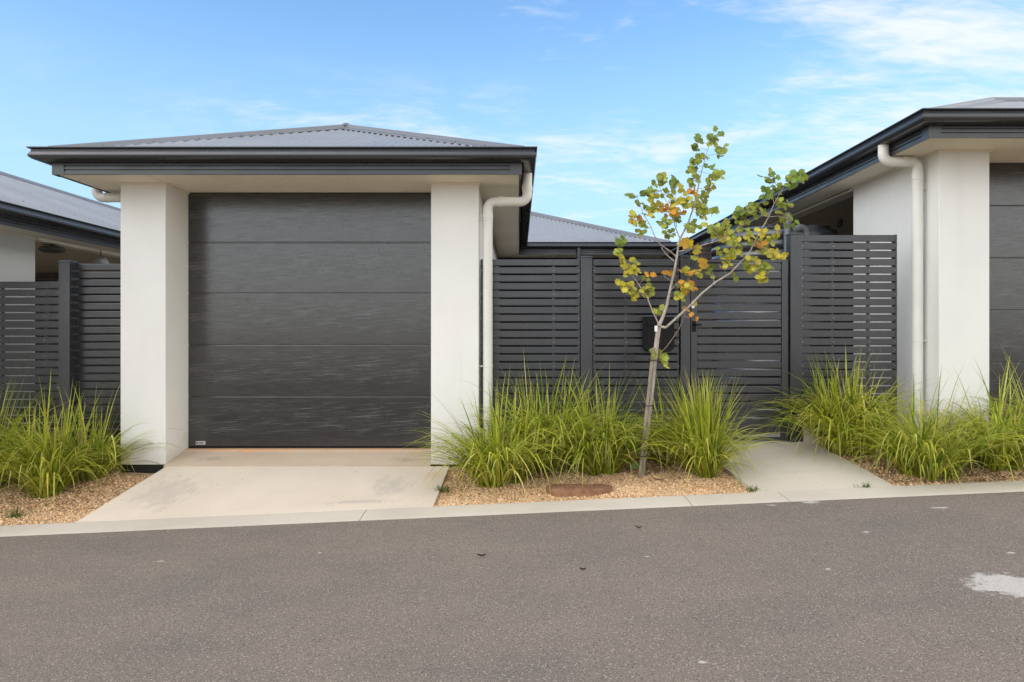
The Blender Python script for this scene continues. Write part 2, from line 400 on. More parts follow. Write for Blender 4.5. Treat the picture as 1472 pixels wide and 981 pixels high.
def eave(parent, path, zt, zb):
    f = MB().sweep(path, fascia_prof(zb, zt-.015)).build('fascia', M['charcoal'], parent, smooth=35)
    P = [Vector(p) for p in path]
    for i in range(1, len(P)-1):                       # folded corner covers on outside corners
        d0 = (P[i]-P[i-1]).normalized(); d1 = (P[i+1]-P[i]).normalized()
        if d0.x*d1.y-d0.y*d1.x > 0:
            MB().sweep([P[i]-d0*.10, P[i], P[i]+d1*.10], [(.001, zb-.003), (.004, zb-.003), (.004, zb+.115), (.001, zb+.115)]).build('corner_cover', M['charcoal'], f)
    g = MB().sweep(path, gutter_prof(zt)).build('gutter', M['gutter'], parent, smooth=50)
    return f, g
def corr(mb, A, d, up, L, z0, t0, t1, step=.0095, tan=TAN):
    """corrugated sheet: eave starts at plan point A, runs along d for L; each rib climbs along up from t0(u) to t1(u)"""
    A = Vector(A); d = Vector(d); up = Vector(up); n = int(L/step); vs = []; fs = []; K = 0
    cols = []
    for i in range(n+1):
        u = L*i/n; a, b = t0(u), t1(u)
        if b <= a+1e-4: b = a+1e-3
        off = .0085*math.sin(2*math.pi*u/.076)
        ids = []
        for t in (a, b):
            p = A+d*u+up*t; ids.append(len(vs)); vs.append((p.x, p.y, z0+tan*t+off))
        cols.append(ids)
    flip = d.x*up.y-d.y*up.x < 0
    for p, q in zip(cols, cols[1:]):
        f = (p[0], q[0], q[1], p[1]); fs.append(f[::-1] if flip else f)
    mb.add(vs, fs)
def screws(mb, A, d, up, L, z0, t1, rows, tan=TAN, every=4):
    A = Vector(A); d = Vector(d); up = Vector(up)
    for t in rows:
        k = 0
        while True:
            u = .076*(.25+k*every); k += 1
            if u > L: break
            if t1(u) < t+.2: continue
            p = A+d*u+up*t; z = z0+tan*t+.0085; r = .009
            mb.add([(p.x+r*math.cos(w), p.y+r*math.sin(w), z+h) for h in (-.004, .007) for w in [i*math.pi/3 for i in range(6)]],
                   [(6,7,8,9,10,11)]+[(i, (i+1)%6, (i+1)%6+6, i+6) for i in range(6)])
def ridge_cap(mb, p, q, na, nb, w=.13):
    """folded capping from p to q; na, nb: the downhill directions of the two roof planes in plan"""
    p = Vector(p); q = Vector(q); h = (q-p).normalized(); p = p+h*(.05 if abs(h.z) > .05 else 0)-Vector((0, 0, .012 if abs(h.z) > .05 else 0))
    sec = []
    for nd in (na, nb):
        f = Vector((nd[0], nd[1], -TAN)); f = (f-h*f.dot(h)).normalized(); sec.append(f)
    up = Vector((0, 0, 1)); up = (up-h*up.dot(h)).normalized()
    a, b = sec
    offs = [a*w+up*.009, a*w+up*.018, a*.03+up*.018, a*.018+up*.038, up*.046, b*.018+up*.038, b*.03+up*.018, b*w+up*.018, b*w+up*.009]
    n = len(offs); vs = [p+o for o in offs]+[q+o for o in offs]
    mb.add(vs, [(i, i+n, i+1+n, i+1) for i in range(n-1)])
def cap_screws(mb, p, q, na, nb, w=.10):
    p = Vector(p); q = Vector(q); h = (q-p); L = h.length; h.normalize()
    up = Vector((0, 0, 1)); up = (up-h*up.dot(h)).normalized()
    for nd in (na, nb):
        f = Vector((nd[0], nd[1], -TAN)); f = (f-h*f.dot(h)).normalized()
        k = .45
        while k < L:
            c = p+h*k+f*w+up*.016; k += .43
            mb.lathe(c, [(.008, -.002), (.008, .006)], 6)
def arc(c, r, a0, a1, ax, ay, n=6):
    c = Vector(c); ax = Vector(ax); ay = Vector(ay)
    return [c+ax*(r*math.cos(a0+(a1-a0)*i/n))+ay*(r*math.sin(a0+(a1-a0)*i/n)) for i in range(n+1)]
def bracket(parent, c, r, wall_dir):
    c = Vector(c); wd = Vector(wall_dir)
    m = MB(); m.lathe((c.x, c.y, c.z-.008), [(r+.003, 0), (r+.003, .016)], 16)
    side = c+wd*(r+.002); e = c+wd*(r+.045)
    m.tube([side, e], .006, 6); m.tube([c+wd*(r+.012)+Vector((0, -.008, -.0)), c+wd*(r+.012)+Vector((0, -.028, .0))], .007, 6)
    return m.build('bracket', M['pipe'], parent)
def garage_door(parent, x0, x1, yd, z0, z1, seams):
    m = MB(); zs = [z0]+[z for z in seams if z0 < z < z1]+[z1]
    d = thing_child = None
    for a, b in zip(zs, zs[1:]):
        m.box(x0, x1, yd, yd+.04, a+.0045, b-.0045)
    m.box(x0, x1, yd+.014, yd+.05, z0, z1)
    return m.build('garage_door', M['door'], parent, bevel=.004, seg=2)

# ------------------------------------------------------------------ centre house with the garage
ZS, ZG = 2.722, 2.930                                  # soffit / fascia bottom, gutter lip
XL, XR, YFA = -4.045, .028, 5.93
YP, YD = 6.29, 6.72
PLX0, PLX1, PRX0, PRX1 = WX(173, YP), WX(238, YP), WX(619.5, YP), WX(688, YP)
H = thing('garage_house', (-2.0, 6.3, ZP), 'house with white pillared single garage, charcoal panel door and grey hipped roof', 'house')
path = [(XL, 18), (XL, YFA), (XR, YFA), (XR, 12.05), (2.66, 12.05), (2.66, 20)]
fas, gut = eave(H, path, ZG, ZS)
MB().prism_z([(XL+.021, 18), (XL+.021, YFA+.021), (XR-.021, YFA+.021), (XR-.021, 12.071), (2.639, 12.071), (2.639, 18)], ZS+.006, ZS+.03).build('soffit', M['soffit'], H)
tr = TR(H)                                             # soffit cover strips and wall beads
tr.box(WX(620, YP)-.02, WX(620, YP)-.012, YFA+.03, YP, ZS+.002, ZS+.0065)
tr.box(PLX1-.006, PLX1+.002, YFA+.03, YD, ZS+.002, ZS+.0065)
for (a, b) in ((PLX0, PLX1), (PRX0, PRX1)):
    tr.box(a-.018, b+.018, YP-.018, YP-.0005, ZS-.012, ZS+.0055)
tr.box(PRX1+.0005, PRX1+.018, YP, 12, ZS-.012, ZS+.0055); tr.box(PLX1+.0005, PLX1+.014, YP, YD, ZS-.012, ZS+.0055)
for a, b in ((PLX0, PLX1), (PRX0, PRX1)):
    p = MB().box(a, b, YP, YD+.08, ZP+.005, ZS+.004).build('pillar', M['render'], H, bevel=.006)
    MB().box(a+.012, b-.012, YP+.012, YD, ZP-.22, ZP+.004).build('plinth', M['membrane'], p)
w = MB().box(PLX0+.004, PLX0+.25, YD+.081, 18, ZP-.2, ZS+.004); w.box(PRX1-.25, PRX1-.004, YD+.081, 12.6, ZP-.2, ZS+.004)
w.build('wall', M['render'], H)
bw = MB().box(PRX1-.2, 2.15, 12.62, 12.85, 0, ZS+.004); bw.box(1.95, 2.15, 12.85, 18, 0, ZS+.004)
bw.build('brick_wall', M['brick_black'], H)
DZ0 = WZ(643, YD)
seams = [WZ(y, YD) for y in (570, 496, 422, 349)]
door = garage_door(H, PLX1+.002, PRX0-.002, YD, DZ0, ZS+.003, seams)
MB().box(PLX1+.004, PRX0-.004, YD-.006, YD+.03, DZ0-.022, DZ0-.001).build('bottom_seal', M['membrane'], door)
st = W(281.5, 639.5, YD-.003); st2 = W(295, 634.5, YD-.003)
stk = MB().box(st.x, st2.x, YD-.0025, YD-.0003, st.z, st2.z).build('sticker', M['sticker'], door)
ik = MB(); sw, sh = st2.x-st.x, st2.z-st.z
for (a, b, c, d) in ((.06, .22, .22, .80), (.30, .94, .60, .80), (.30, .80, .36, .48), (.30, .90, .16, .26)):
    ik.box(st.x+sw*a, st.x+sw*b, YD-.0042, YD-.0027, st.z+sh*c, st.z+sh*d)
ik.build('printed_mark', M['ink'], stk)
# threshold (part of the slab the house stands on)
def zth(x, y):
    if y < 6.60: return ZP+.004+(y-6.25)/.35*.062
    if y < 6.64: return ZP+.066+(y-6.60)/.04*.018
    return ZP+.084
m = sheet(list(np.linspace(PLX1+.001, PRX0-.001, 8)), [6.252, 6.254, 6.45, 6.60, 6.62, 6.64, YD+.05], lambda x, y: zth(x, y) if y > 6.253 else ZP-.1)
m.build('threshold', M['threshold'], H)
# roof
EO = .05; RZ = ZG-.012
ex0, ex1, ey0 = XL-EO, XR+EO, YFA-EO; hw = (ex1-ex0)/2; LB = 12.5
rf = MB()
hipf = lambda u: min(u, 2*hw-u)
corr(rf, (ex0, ey0), (1, 0), (0, 1), 2*hw, RZ, lambda u: 0, hipf)
side = lambda u: min(u, hw)
corr(rf, (ex0, ey0), (0, 1), (1, 0), LB, RZ, lambda u: 0, side)
corr(rf, (ex1, ey0), (0, 1), (-1, 0), LB, RZ, lambda u: max(0., (ey0+u)-12.05), side)
mx1, my0 = 2.66+EO, 12.0
mh = 3.6
corr(rf, (mx1, my0), (-1, 0), (0, 1), 6, RZ, lambda u: max(0., ex1-(mx1-u))*1.0, lambda u: min(u, mh))
corr(rf, (mx1, my0), (0, 1), (-1, 0), 8, RZ, lambda u: 0, lambda u: min(u, mh))
for args in (((ex0, ey0), (1, 0), (0, 1), 2*hw, RZ, hipf, (.5, 1.25)), ((mx1, my0), (-1, 0), (0, 1), 4.5, RZ, lambda u: min(u, mh), (.25, 1.0, 1.9))):
    screws(rf, *args)
roof = rf.build('roof', M['roof'], H, smooth=60)
cp = MB(); apex = ((ex0+ex1)/2, ey0+hw, RZ+TAN*hw)
ridge_cap(cp, (ex0, ey0, RZ), apex, (0, -1), (-1, 0)); ridge_cap(cp, (ex1, ey0, RZ), apex, (1, 0), (0, -1))
ridge_cap(cp, apex, (apex[0], ey0+LB, apex[2]), (1, 0), (-1, 0))
ridge_cap(cp, (mx1, my0, RZ), (mx1-mh, my0+mh, RZ+TAN*mh), (1, 0), (0, -1))
cap_screws(cp, (ex0, ey0, RZ), apex, (0, -1), (-1, 0)); cap_screws(cp, (ex1, ey0, RZ), apex, (1, 0), (0, -1))
cp.lathe((apex[0], apex[1], apex[2]+.02), [(.05, 0), (.05, .02), (.03, .035)], 10)
cp.build('ridge_cap', M['cap'], roof, smooth=30)
# downpipe on the right flank: out of the side gutter, back under the eave, down the pillar
pr = .045; px_, py_ = PRX1+.082, YP+.055
zt = WZ(283+7, 6.33)
gx_ = XR+.055
pts = [(gx_, py_, ZG-.10), (gx_, py_, zt+.08)] + arc((gx_-.07, py_, zt+.07), .07, 0, -math.pi/2, (1, 0, 0), (0, 0, 1))
pts += [(px_+.075, py_, zt)] + arc((px_+.07, py_, zt-.07), .07, math.pi/2, math.pi, (1, 0, 0), (0, 0, 1)) + [(px_, py_, 1.2), (px_, py_, ZP-.05)]
dp = MB().tube(pts, pr, 18).build('downpipe', M['pipe'], H, smooth=50)
col_ = MB()
for z in (zt-.16,): col_.lathe((px_, py_, z), [(pr+.0015, 0), (pr+.004, .002), (pr+.004, .05), (pr+.0015, .052)], 18)
MB().tube([(px_+.10, py_, zt), (px_+.15, py_, zt)], pr+.004, 18).build('collar', M['pipe'], dp, smooth=50); MB().tube([(gx_, py_, zt+.10), (gx_, py_, zt+.15)], pr+.004, 18).build('collar', M['pipe'], dp, smooth=50)
col_.build('collar', M['pipe'], dp, smooth=50)
bracket(dp, (px_, py_, WZ(316, 6.3)), pr, (-1, 0, 0)); bracket(dp, (px_, py_, WZ(527, 6.3)), pr, (-1, 0, 0))
xs_ = WX(832, 12.0)
MB().tube([(xs_, 11.99, ZG-.10), (xs_, 11.99, .3)], .042, 14).build('downpipe', M['charcoal'], H, smooth=50)
# short offset pipe on the other flank
yq = 6.64; zq = WZ(284.5, yq); xq = XL-.055
dq = MB().tube([(xq, yq, ZG-.10), (xq, yq, zq+.075)]+arc((xq+.07, yq, zq+.07), .07, math.pi, 1.5*math.pi, (1, 0, 0), (0, 0, 1))+[(PLX0-.13, yq, zq)]+arc((PLX0-.13, yq, zq-.07), .07, math.pi/2, 0, (1, 0, 0), (0, 0, 1))+[(PLX0-.06, yq, .1)], pr, 16).build('downpipe', M['pipe'], H, smooth=50)
MB().tube([(xq+.10, yq, zq), (xq+.105, yq, zq)], pr+.004, 16).build('collar', M['pipe'], dq, smooth=50)

# ------------------------------------------------------------------ house on the right of the picture
RS = 2.990; RG = 3.198
RXW, RYP, RYD = WX(1350, 6.17), 6.17, 6.60
RP1 = WX(1422.5, RYP)
RXF, RYF = 3.33+.13, 5.62+.13
H2 = thing('garage_house', (4.6, 6.2, .4), 'pale house on the higher plot, its side eave running back above the tall slat screen', 'house')
eave(H2, [(RXF, 15.5), (RXF, RYF), (11, RYF), (11, 10)], RG, RS)
MB().prism_z([(RXF+.021, 15.5), (RXF+.021, RYF+.021), (10.97, RYF+.021), (10.97, 15.5)], RS+.006, RS+.03).build('soffit', M['soffit'], H2)
tr = TR(H2); tr.box(RXW-.018, RP1+.018, RYP-.018, RYP-.0005, RS-.012, RS+.0055); tr.box(RXW-.018, RXW-.0005, RYP, 7.76, RS-.012, RS+.0055)
tr.box(RXW-.02, RXW+.16, 7.775, 15.4, RS-.03, RS+.0055)
p = MB().box(RXW, RP1, RYP, RYD+.08, .40, RS+.004).build('pillar', M['render'], H2, bevel=.006)
MB().box(RXW+.012, RP1-.012, RYP+.012, RYD, .1, .399).build('plinth', M['membrane'], p)
MB().box(RXW+.004, RXW+.24, RYD+.081, 7.76, .1, RS+.004).build('wall', M['render'], H2, bevel=.004)
p = MB().box(RP1+2.42, RP1+2.88, RYP, RYD+.08, .40, RS+.004).build('pillar', M['render'], H2, bevel=.006)
garage_door(H2, RP1-.05, RP1+2.47, RYD+.02, .42, RS+.003, [WZ(y, RYD) for y in (595, 521.5, 446, 370.5, 295.5)])
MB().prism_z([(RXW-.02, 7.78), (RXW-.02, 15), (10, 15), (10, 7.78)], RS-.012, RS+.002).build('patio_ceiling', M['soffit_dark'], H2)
MB().box(3.3, 10, 12.5, 12.75, 0, RS-.02).build('brick_wall', M['brick'], H2)
MB().box(2.25, 10, 15.45, 15.65, 0, 3.10).build('brick_wall', M['brick_black'], H2)  # added rear wall, blocks the bright sky behind the fence gaps
MB().box(6.2, 6.4, 7.0, 12.5, 0, RS-.02).build('inner_wall', M['brick'], H2)
rx0, ry0 = RXF-.05, RYF-.05; rz = RG-.012; rh = 1.80
rf = MB()
corr(rf, (rx0, ry0), (1, 0), (0, 1), 7.6, rz, lambda u: 0, lambda u: min(u, rh))
corr(rf, (rx0, ry0), (0, 1), (1, 0), 9.8, rz, lambda u: 0, lambda u: min(u, rh))
corr(rf, (rx0+7.6, ry0+2*rh), (-1, 0), (0, -1), 7.6-rh, rz, lambda u: .0, lambda u: rh)
screws(rf, (rx0, ry0), (1, 0), (0, 1), 7.6, rz, lambda u: min(u, rh), (.5, 1.5))
roof = rf.build('roof', M['roof'], H2, smooth=60)
cp = MB(); ridge_cap(cp, (rx0, ry0, rz), (rx0+rh, ry0+rh, rz+TAN*rh), (0, -1), (-1, 0)); ridge_cap(cp, (rx0+rh, ry0+rh, rz+TAN*rh), (rx0+7.6, ry0+rh, rz+TAN*rh), (0, -1), (0, 1))
cp.build('ridge_cap', M['cap'], roof, smooth=30)
px2, py2 = RXW-.082, WX(1, 1) and 6.37
px2 = WX(1318.8, py2)
zt2 = WZ(233, py2); gx2 = WX(1270, py2)
pts = [(gx2, py2, RG-.09), (gx2, py2, zt2+.08)]+arc((gx2+.07, py2, zt2+.07), .07, math.pi, 1.5*math.pi, (1, 0, 0), (0, 0, 1))+[(px2-.075, py2, zt2)]+arc((px2-.07, py2, zt2-.07), .07, math.pi/2, 0, (1, 0, 0), (0, 0, 1))+[(px2, py2, 1.2), (px2, py2, .2)]
dp = MB().tube(pts, .0475, 18).build('downpipe', M['pipe'], H2, smooth=50)
c_ = MB().lathe((px2, py2, zt2-.17), [(.049, 0), (.0515, .002), (.0515, .06), (.049, .062)], 18); MB().tube([(px2-.10, py2, zt2), (px2-.15, py2, zt2)], .0515, 18).build('collar', M['pipe'], dp, smooth=50)
c_.build('collar', M['pipe'], dp, smooth=50)
bracket(dp, (px2, py2, WZ(272, py2)), .0475, (1, 0, 0)); bracket(dp, (px2, py2, WZ(490, py2)), .0475, (1, 0, 0))

# ------------------------------------------------------------------ house on the left of the picture
LS = 2.455; LG = 2.665; LXF = -5.16-.13
H3 = thing('patio_house', (-6.5, 7, 0), 'neighbour house with open patio under its corrugated roof, behind the low slat fence', 'house')
eave(H3, [(-14, 4.0), (LXF, 4.0), (LXF, 15)], LG, LS)
MB().prism_z([(-13.9, 4.021), (LXF-.021, 4.021), (LXF-.021, 15), (-13.9, 15)], LS+.006, LS+.03).build('soffit', M['soffit'], H3)
MB().box(-6.0, -5.66, 4.5, 8.0, -.3, LS+.004).build('wall', M['render_shaded'], H3, bevel=.004)
tr = TR(H3); tr.box(-5.6595, -5.64, 4.5, 8.0, LS-.014, LS+.0055); tr.box(-5.78, -5.62, 8.005, 14.8, LS-.03, LS+.0055)
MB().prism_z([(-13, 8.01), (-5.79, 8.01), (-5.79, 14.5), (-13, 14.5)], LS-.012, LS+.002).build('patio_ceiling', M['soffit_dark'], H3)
MB().box(-13, -5.2, 12.5, 12.75, -.3, LS-.02).build('brick_wall', M['brick'], H3)
lx, lz, lt = LXF+.05, LG-.012, 2.85
rf = MB(); ly0 = 3.95
corr(rf, (lx, ly0), (0, 1), (-1, 0), 11.5, lz, lambda u: 0, lambda u: lt, tan=.41)
corr(rf, (lx-2*lt, ly0), (0, 1), (1, 0), 11.5, lz, lambda u: 0, lambda u: lt, tan=.41)
screws(rf, (lx, ly0), (0, 1), (-1, 0), 11.5, lz, lambda u: 9, (.5, 1.5, 2.4), tan=.41, every=4)
roof = rf.build('roof', M['roof'], H3, smooth=60)
cp = MB(); ridge_cap(cp, (lx-lt, ly0, lz+.41*lt), (lx-lt, ly0+11.5, lz+.41*lt), (1, 0), (-1, 0)); cap_screws(cp, (lx-lt, ly0, lz+.41*lt), (lx-lt, ly0+11.5, lz+.41*lt), (1, 0), (-1, 0))
cp.build('ridge_cap', M['cap'], roof, smooth=30)
# lamps under the patio ceilings
yl = 8.35; c = W(75, 359, yl)
LP = thing('ceiling_lamp', (c.x, c.y, c.z), 'dark saucer shaped lamp hung under the patio ceiling next to the shaded wall end', 'lamp')
MB().lathe((c.x, c.y, c.z-.045), [(.02, 0), (.10, .008), (.145, .035), (.15, .05), (.12, .075), (.05, .09)], 24).build('saucer', M['lamp_dark'], LP, smooth=40)
s_ = MB().tube([(c.x, c.y, c.z+.04), (c.x, c.y, LS-.012)], .014, 8); s_.box(c.x-.11, c.x+.05, c.y-.03, c.y+.03, LS-.035, LS-.013)
s_.build('mount', M['lamp_dark'], LP)
yl = 9.1; c = W(145, 374, yl)
LP = thing('pendant_lamp', (c.x, c.y, c.z), 'small grey dome pendant lamp showing just above the fence beside the garage', 'lamp')
MB().lathe((c.x, c.y, c.z-.05), [(.095, 0), (.092, .03), (.075, .065), (.045, .088), (.02, .098)], 20).build('lamp_shade', M['lamp_grey'], LP, smooth=40)
MB().tube([(c.x, c.y, c.z+.045), (c.x, c.y, LS-.0125)], .007, 6).build('cord', M['lamp_dark'], LP)
yl = 9.6; c = W(1208, 318, yl)
LP = thing('spotlight', (c.x, c.y, RS-.012), 'tiny spotlight under the brown patio ceiling behind the tall slat screen', 'lamp')
MB().tube([(c.x, c.y, RS-.0125), (c.x, c.y, RS-.06)], .012, 8).build('mount', M['lamp_grey'], LP)
MB().tube([(c.x, c.y, RS-.06), (c.x-.02, c.y-.02, RS-.15)], [.03, .04], 12).build('lamp_head', M['lamp_dark'], LP, smooth=40)

# ------------------------------------------------------------------ fences, gate, letterbox
def slats(m, x0, x1, zt, zb, y, pitch=.0755, h=.0600, th=.018, sp=None):
    z = zt
    while z-h > zb:
        m.box(x0, x1, y+random.uniform(-.0008, .0008), y+th, z-h, z); z -= pitch
    return z+pitch-h
def panel(parent, x0, x1, zt, zb, y, mids=(), lw=.03, h=.0605):
    m = MB(); lo = slats(m, x0+.002, x1-.002, zt, zb, y, h=h)
    p = m.build('slat_panel', M['slat'], parent, bevel=.004, seg=2)
    for a, b in [(x0, x0+lw), (x1-.022, x1)]+[(x-.012, x+.012) for x in mids]:
        MB().box(a, b, y+.0185, y+.045, lo, zt-.004).build('batten', M['post'], p)
    sc = MB()
    for x in [x0+.012, x1-.012]+list(mids):
        z = zt-.031; k = 0
        while z > lo:
            if k % 3 == 1 or random.random() < .12: sc.tube([(x, y+.001, z), (x, y-.003, z)], .0045, 6)
            z -= .0755; k += 1
    sc.build('screw', M['zinc'], p)
    return p
def post(parent, x0, x1, y0, y1, zt, zb, name='post'):
    p = MB().box(x0, x1, y0, y1, zb, zt).build(name, M['post'], parent, bevel=.004)
    c = MB().box(x0-.004, x1+.004, y0-.004, y1+.004, zt+.0005, zt+.010)
    c.hexa([(x0-.002, y0-.002, zt+.0101), (x1+.002, y0-.002, zt+.0101), (x1+.002, y1+.002, zt+.0101), (x0-.002, y1+.002, zt+.0101)],
           [(x0+.02, y0+.02, zt+.018), (x1-.02, y0+.02, zt+.018), (x1-.02, y1-.02, zt+.018), (x0+.02, y1-.02, zt+.018)])
    c.build('post_cap', M['post'], p)
    return p
YFN = 6.47
f1 = thing('slat_fence', (-4.3, YFN, 0), 'charcoal slat fence stepping up at its capped post, ending against the garage', 'fence')
yl = 6.53
panel(f1, WX(-90, yl)-.6, WX(85, yl), WZ(405, yl), .0, yl, mids=(WX(53, yl)-.35, WX(64, yl)), h=.0645)
panel(f1, WX(104, yl), PLX0-.003, WZ(379.5, yl), .03, yl)
post(f1, WX(84, 6.42), WX(97, 6.42)+.02, 6.42, 6.56, WZ(377, 6.42), -.05)
f2 = thing('slat_fence', (.6, YFN, .1), 'charcoal slat fence between the garage downpipe and the gate, letterbox hung on it', 'fence')
xa, xb = PRX1+.006, WX(834, YFN)
panel(f2, xa, xb, WZ(373, YFN), .14, YFN, mids=(xb-.25,), lw=.18)
panel(f2, WX(852, YFN), WX(977, YFN), WZ(373, YFN), .20, YFN, mids=(WX(900, YFN),))
post(f2, WX(834.5, YFN), WX(851, YFN), 6.44, 6.54, WZ(370.5, 6.44), .05)
post(f2, WX(977.5, YFN), WX(991, YFN), 6.44, 6.54, WZ(370, 6.44), .10, 'gate_post')
g = thing('gate', (2.1, YFN, .3), 'charcoal slatted pedestrian gate at the head of the pale concrete path', 'gate')
a, b = WX(992, YFN)+.004, WX(1133, YFN)-.004; zt, zb = WZ(374, YFN), .325
fr = MB().box(a, a+.058, 6.455, 6.495, zb, zt); fr.box(b-.062, b, 6.455, 6.495, zb, zt); fr.box(a+.0581, b-.0621, 6.457, 6.493, zt-.024, zt-.0005); fr.box(a+.0581, b-.0621, 6.457, 6.493, zb+.0005, zb+.03)
fr.build('gate_frame', M['post'], g, bevel=.003)
m = MB(); slats(m, a+.0585, b-.0625, zt-.036, zb+.035, 6.462, pitch=.0772, h=.0618); m.build('slat_panel', M['slat'], g, bevel=.004)
for z in (zt-.25, zb+.35): MB().box(b-.002, b+.012, 6.445, 6.47, z, z+.10).build('hinge', M['black'], g, bevel=.003)
c = W(985, 438, 6.44)
lk = MB().box(c.x-.014+.06, c.x+.014+.06, 6.446, 6.4545, c.z-.030, c.z+.032); 
lk = MB().box(a+.004, a+.032, 6.446, 6.4545, WZ(443.5, 6.45), WZ(433.5, 6.45)); lk.build('lock_plate', M['chrome'], g, bevel=.002)
MB().tube([(a+.018, 6.4455, WZ(438.5, 6.45)), (a+.018, 6.441, WZ(438.5, 6.45))], .0075, 10).build('keyhole', M['black'], g)
hn = MB().box(a+.012, a+.046, 6.444, 6.4545, WZ(477, 6.45), WZ(462, 6.45)); hn.tube([(a+.03, 6.444, WZ(467, 6.45)), (a+.03, 6.40, WZ(467, 6.45)), (a+.085, 6.398, WZ(467, 6.45))], .009, 8)
hn.build('handle', M['black'], g, bevel=.002)
f3 = thing('slat_screen', (3.1, YFN, .3), 'tall charcoal slat screen beside the gate, in front of the pale flank wall', 'fence')
post(f3, WX(1134, YFN), WX(1151, YFN), 6.43, 6.54, WZ(337, 6.43), .2)
panel(f3, WX(1152, YFN), WX(1288.5, YFN), WZ(338, YFN), .43, YFN, mids=(WX(1198, YFN), WX(1250, YFN)), h=.0635)
MB().box(WX(1287, YFN), WX(1289.2, YFN), 6.466, 6.52, .40, WZ(337.5, YFN)).build('end_stile', M['post'], f3)
MB().box(WX(1153, YFN), WX(1289, YFN), 6.44, 6.60, .1, WZ(618, YFN)).build('plinth', M['kerb'], f3, bevel=.006)
mbx = thing('letterbox', (1.3, 6.4, 1.2), 'black letterbox with cut lower corners mounted on the slat fence behind the tree', 'letterbox')
y0 = 6.37; x0, x1 = WX(927, y0), WX(969.5, y0); z1, z0 = WZ(455.5, y0), WZ(506, y0)
poly = [(x0, z0+.035), (x0+.04, z0), (x1-.04, z0), (x1, z0+.035), (x1, z1), (x0, z1)]
MB().prism_y(poly, y0, 6.469).build('box_body', M['black'], mbx, bevel=.004)
MB().prism_y([(x0+.018, z1-.085), (x1-.018, z1-.085), (x1-.018, z1-.022), (x0+.018, z1-.022)], y0-.010, y0-.0005).build('flap', M['black'], mbx, bevel=.004)
MB().prism_y([(x0+.018, z0+.06), (x1-.018, z0+.06), (x1-.018, z1-.10), (x0+.018, z1-.10)], y0-.005, y0-.0005).build('door', M['black'], mbx, bevel=.003)
# ------------------------------------------------------------------ rainwater tank behind the gate
tc = (3.22, 8.62, .25); TR = .76
T = thing('water_tank', tc, 'black ribbed round rainwater tank behind the gate under the side eave', 'water tank')
prof = []; z = 0.
while z < 2.28:
    for k in range(6): prof.append((TR-.035*(1-abs(math.sin(math.pi*k/6))**.6), z+.115*k/6))
    z += .115
prof += [(TR-.03, z), (TR-.02, z+.02), (TR-.25, z+.08), (TR-.45, z+.11)]
MB().lathe(tc, prof, 72).build('tank_body', M['tank'], T, smooth=30)
MB().lathe((tc[0]+.43, tc[1]-.0, tc[2]+z+.05), [(.26, 0), (.27, .02), (.27, .06), (.22, .075)], 32).build('lid', M['tank'], T, smooth=30)
v = W(1132.5, 306, 7.78)
vp = MB().tube([(v.x, 7.78, .3), (v.x, 7.78, v.z-.03), (v.x, 7.78, v.z-.012), (v.x, 7.78, v.z)], [.045, .045, .038, .02], 14).build('vent_pipe', M['greypipe'], T, smooth=50)
u = W(1150, 331, 7.70)
MB().tube([(u.x-.07, 7.70, u.z)]+arc((u.x, 7.70, u.z-.05), .075, math.pi*.75, 0, (1, 0, 0), (0, 0, 1), 8)+[(u.x+.075, 7.70, .4)], .042, 14).build('overflow_pipe', M['greypipe'], T, smooth=50)

# ------------------------------------------------------------------ gravel, litter
def raw_mesh(name, verts, faces, m, cols=None, smooth=False):
    me = bpy.data.meshes.new(name); nv, nf, k = len(verts), len(faces), faces.shape[1]
    me.vertices.add(nv); me.vertices.foreach_set('co', verts.astype(np.float32).ravel())
    me.loops.add(nf*k); me.loops.foreach_set('vertex_index', faces.astype(np.int32).ravel())
    me.polygons.add(nf); me.polygons.foreach_set('loop_start', np.arange(0, nf*k, k, dtype=np.int32))
    if cols is not None:
        a = me.color_attributes.new('Col', 'FLOAT_COLOR', 'POINT')
        a.data.foreach_set('color', np.c_[cols, np.ones(nv)].astype(np.float32).ravel())
    me.update(calc_edges=True); me.validate()
    if smooth: me.polygons.foreach_set('use_smooth', [True]*nf)
    me.materials.append(m); o = bpy.data.objects.new(name, me); COL.objects.link(o); return o
def in_bed(x, y):
    t = (y-YB)/(6.25-YB); l = DL0+(DL1-DL0)*t; r = DR0+(DR1-DR0)*t
    if y < 6.25 and l-.004 < x < r+.004: return False
    if y >= 6.2 and PLX0-.01 < x < PRX1+.01: return False
    t = (y-YB)/(YF+.5-YB); l = WX(1088, YB)+(1.60-WX(1088, YB))*t; r = WX(1287, YB)+(2.66-WX(1287, YB))*t
    if l-.004 < x < r+.004: return False
    if y > 6.42 and 2.6 < x: return False
    return True
OCT = np.array([(1,0,0),(-1,0,0),(0,1,0),(0,-1,0),(0,0,1),(0,0,-1)], float)
OCF = np.array([(0,2,4),(2,1,4),(1,3,4),(3,0,4),(2,0,5),(1,2,5),(3,1,5),(0,3,5)])
PAL = .62*np.array([.56,.41,.26])+.38*np.array([(.60,.42,.24),(.72,.56,.37),(.52,.31,.15),(.33,.20,.11),(.78,.66,.50),(.64,.40,.19),(.46,.37,.27)])
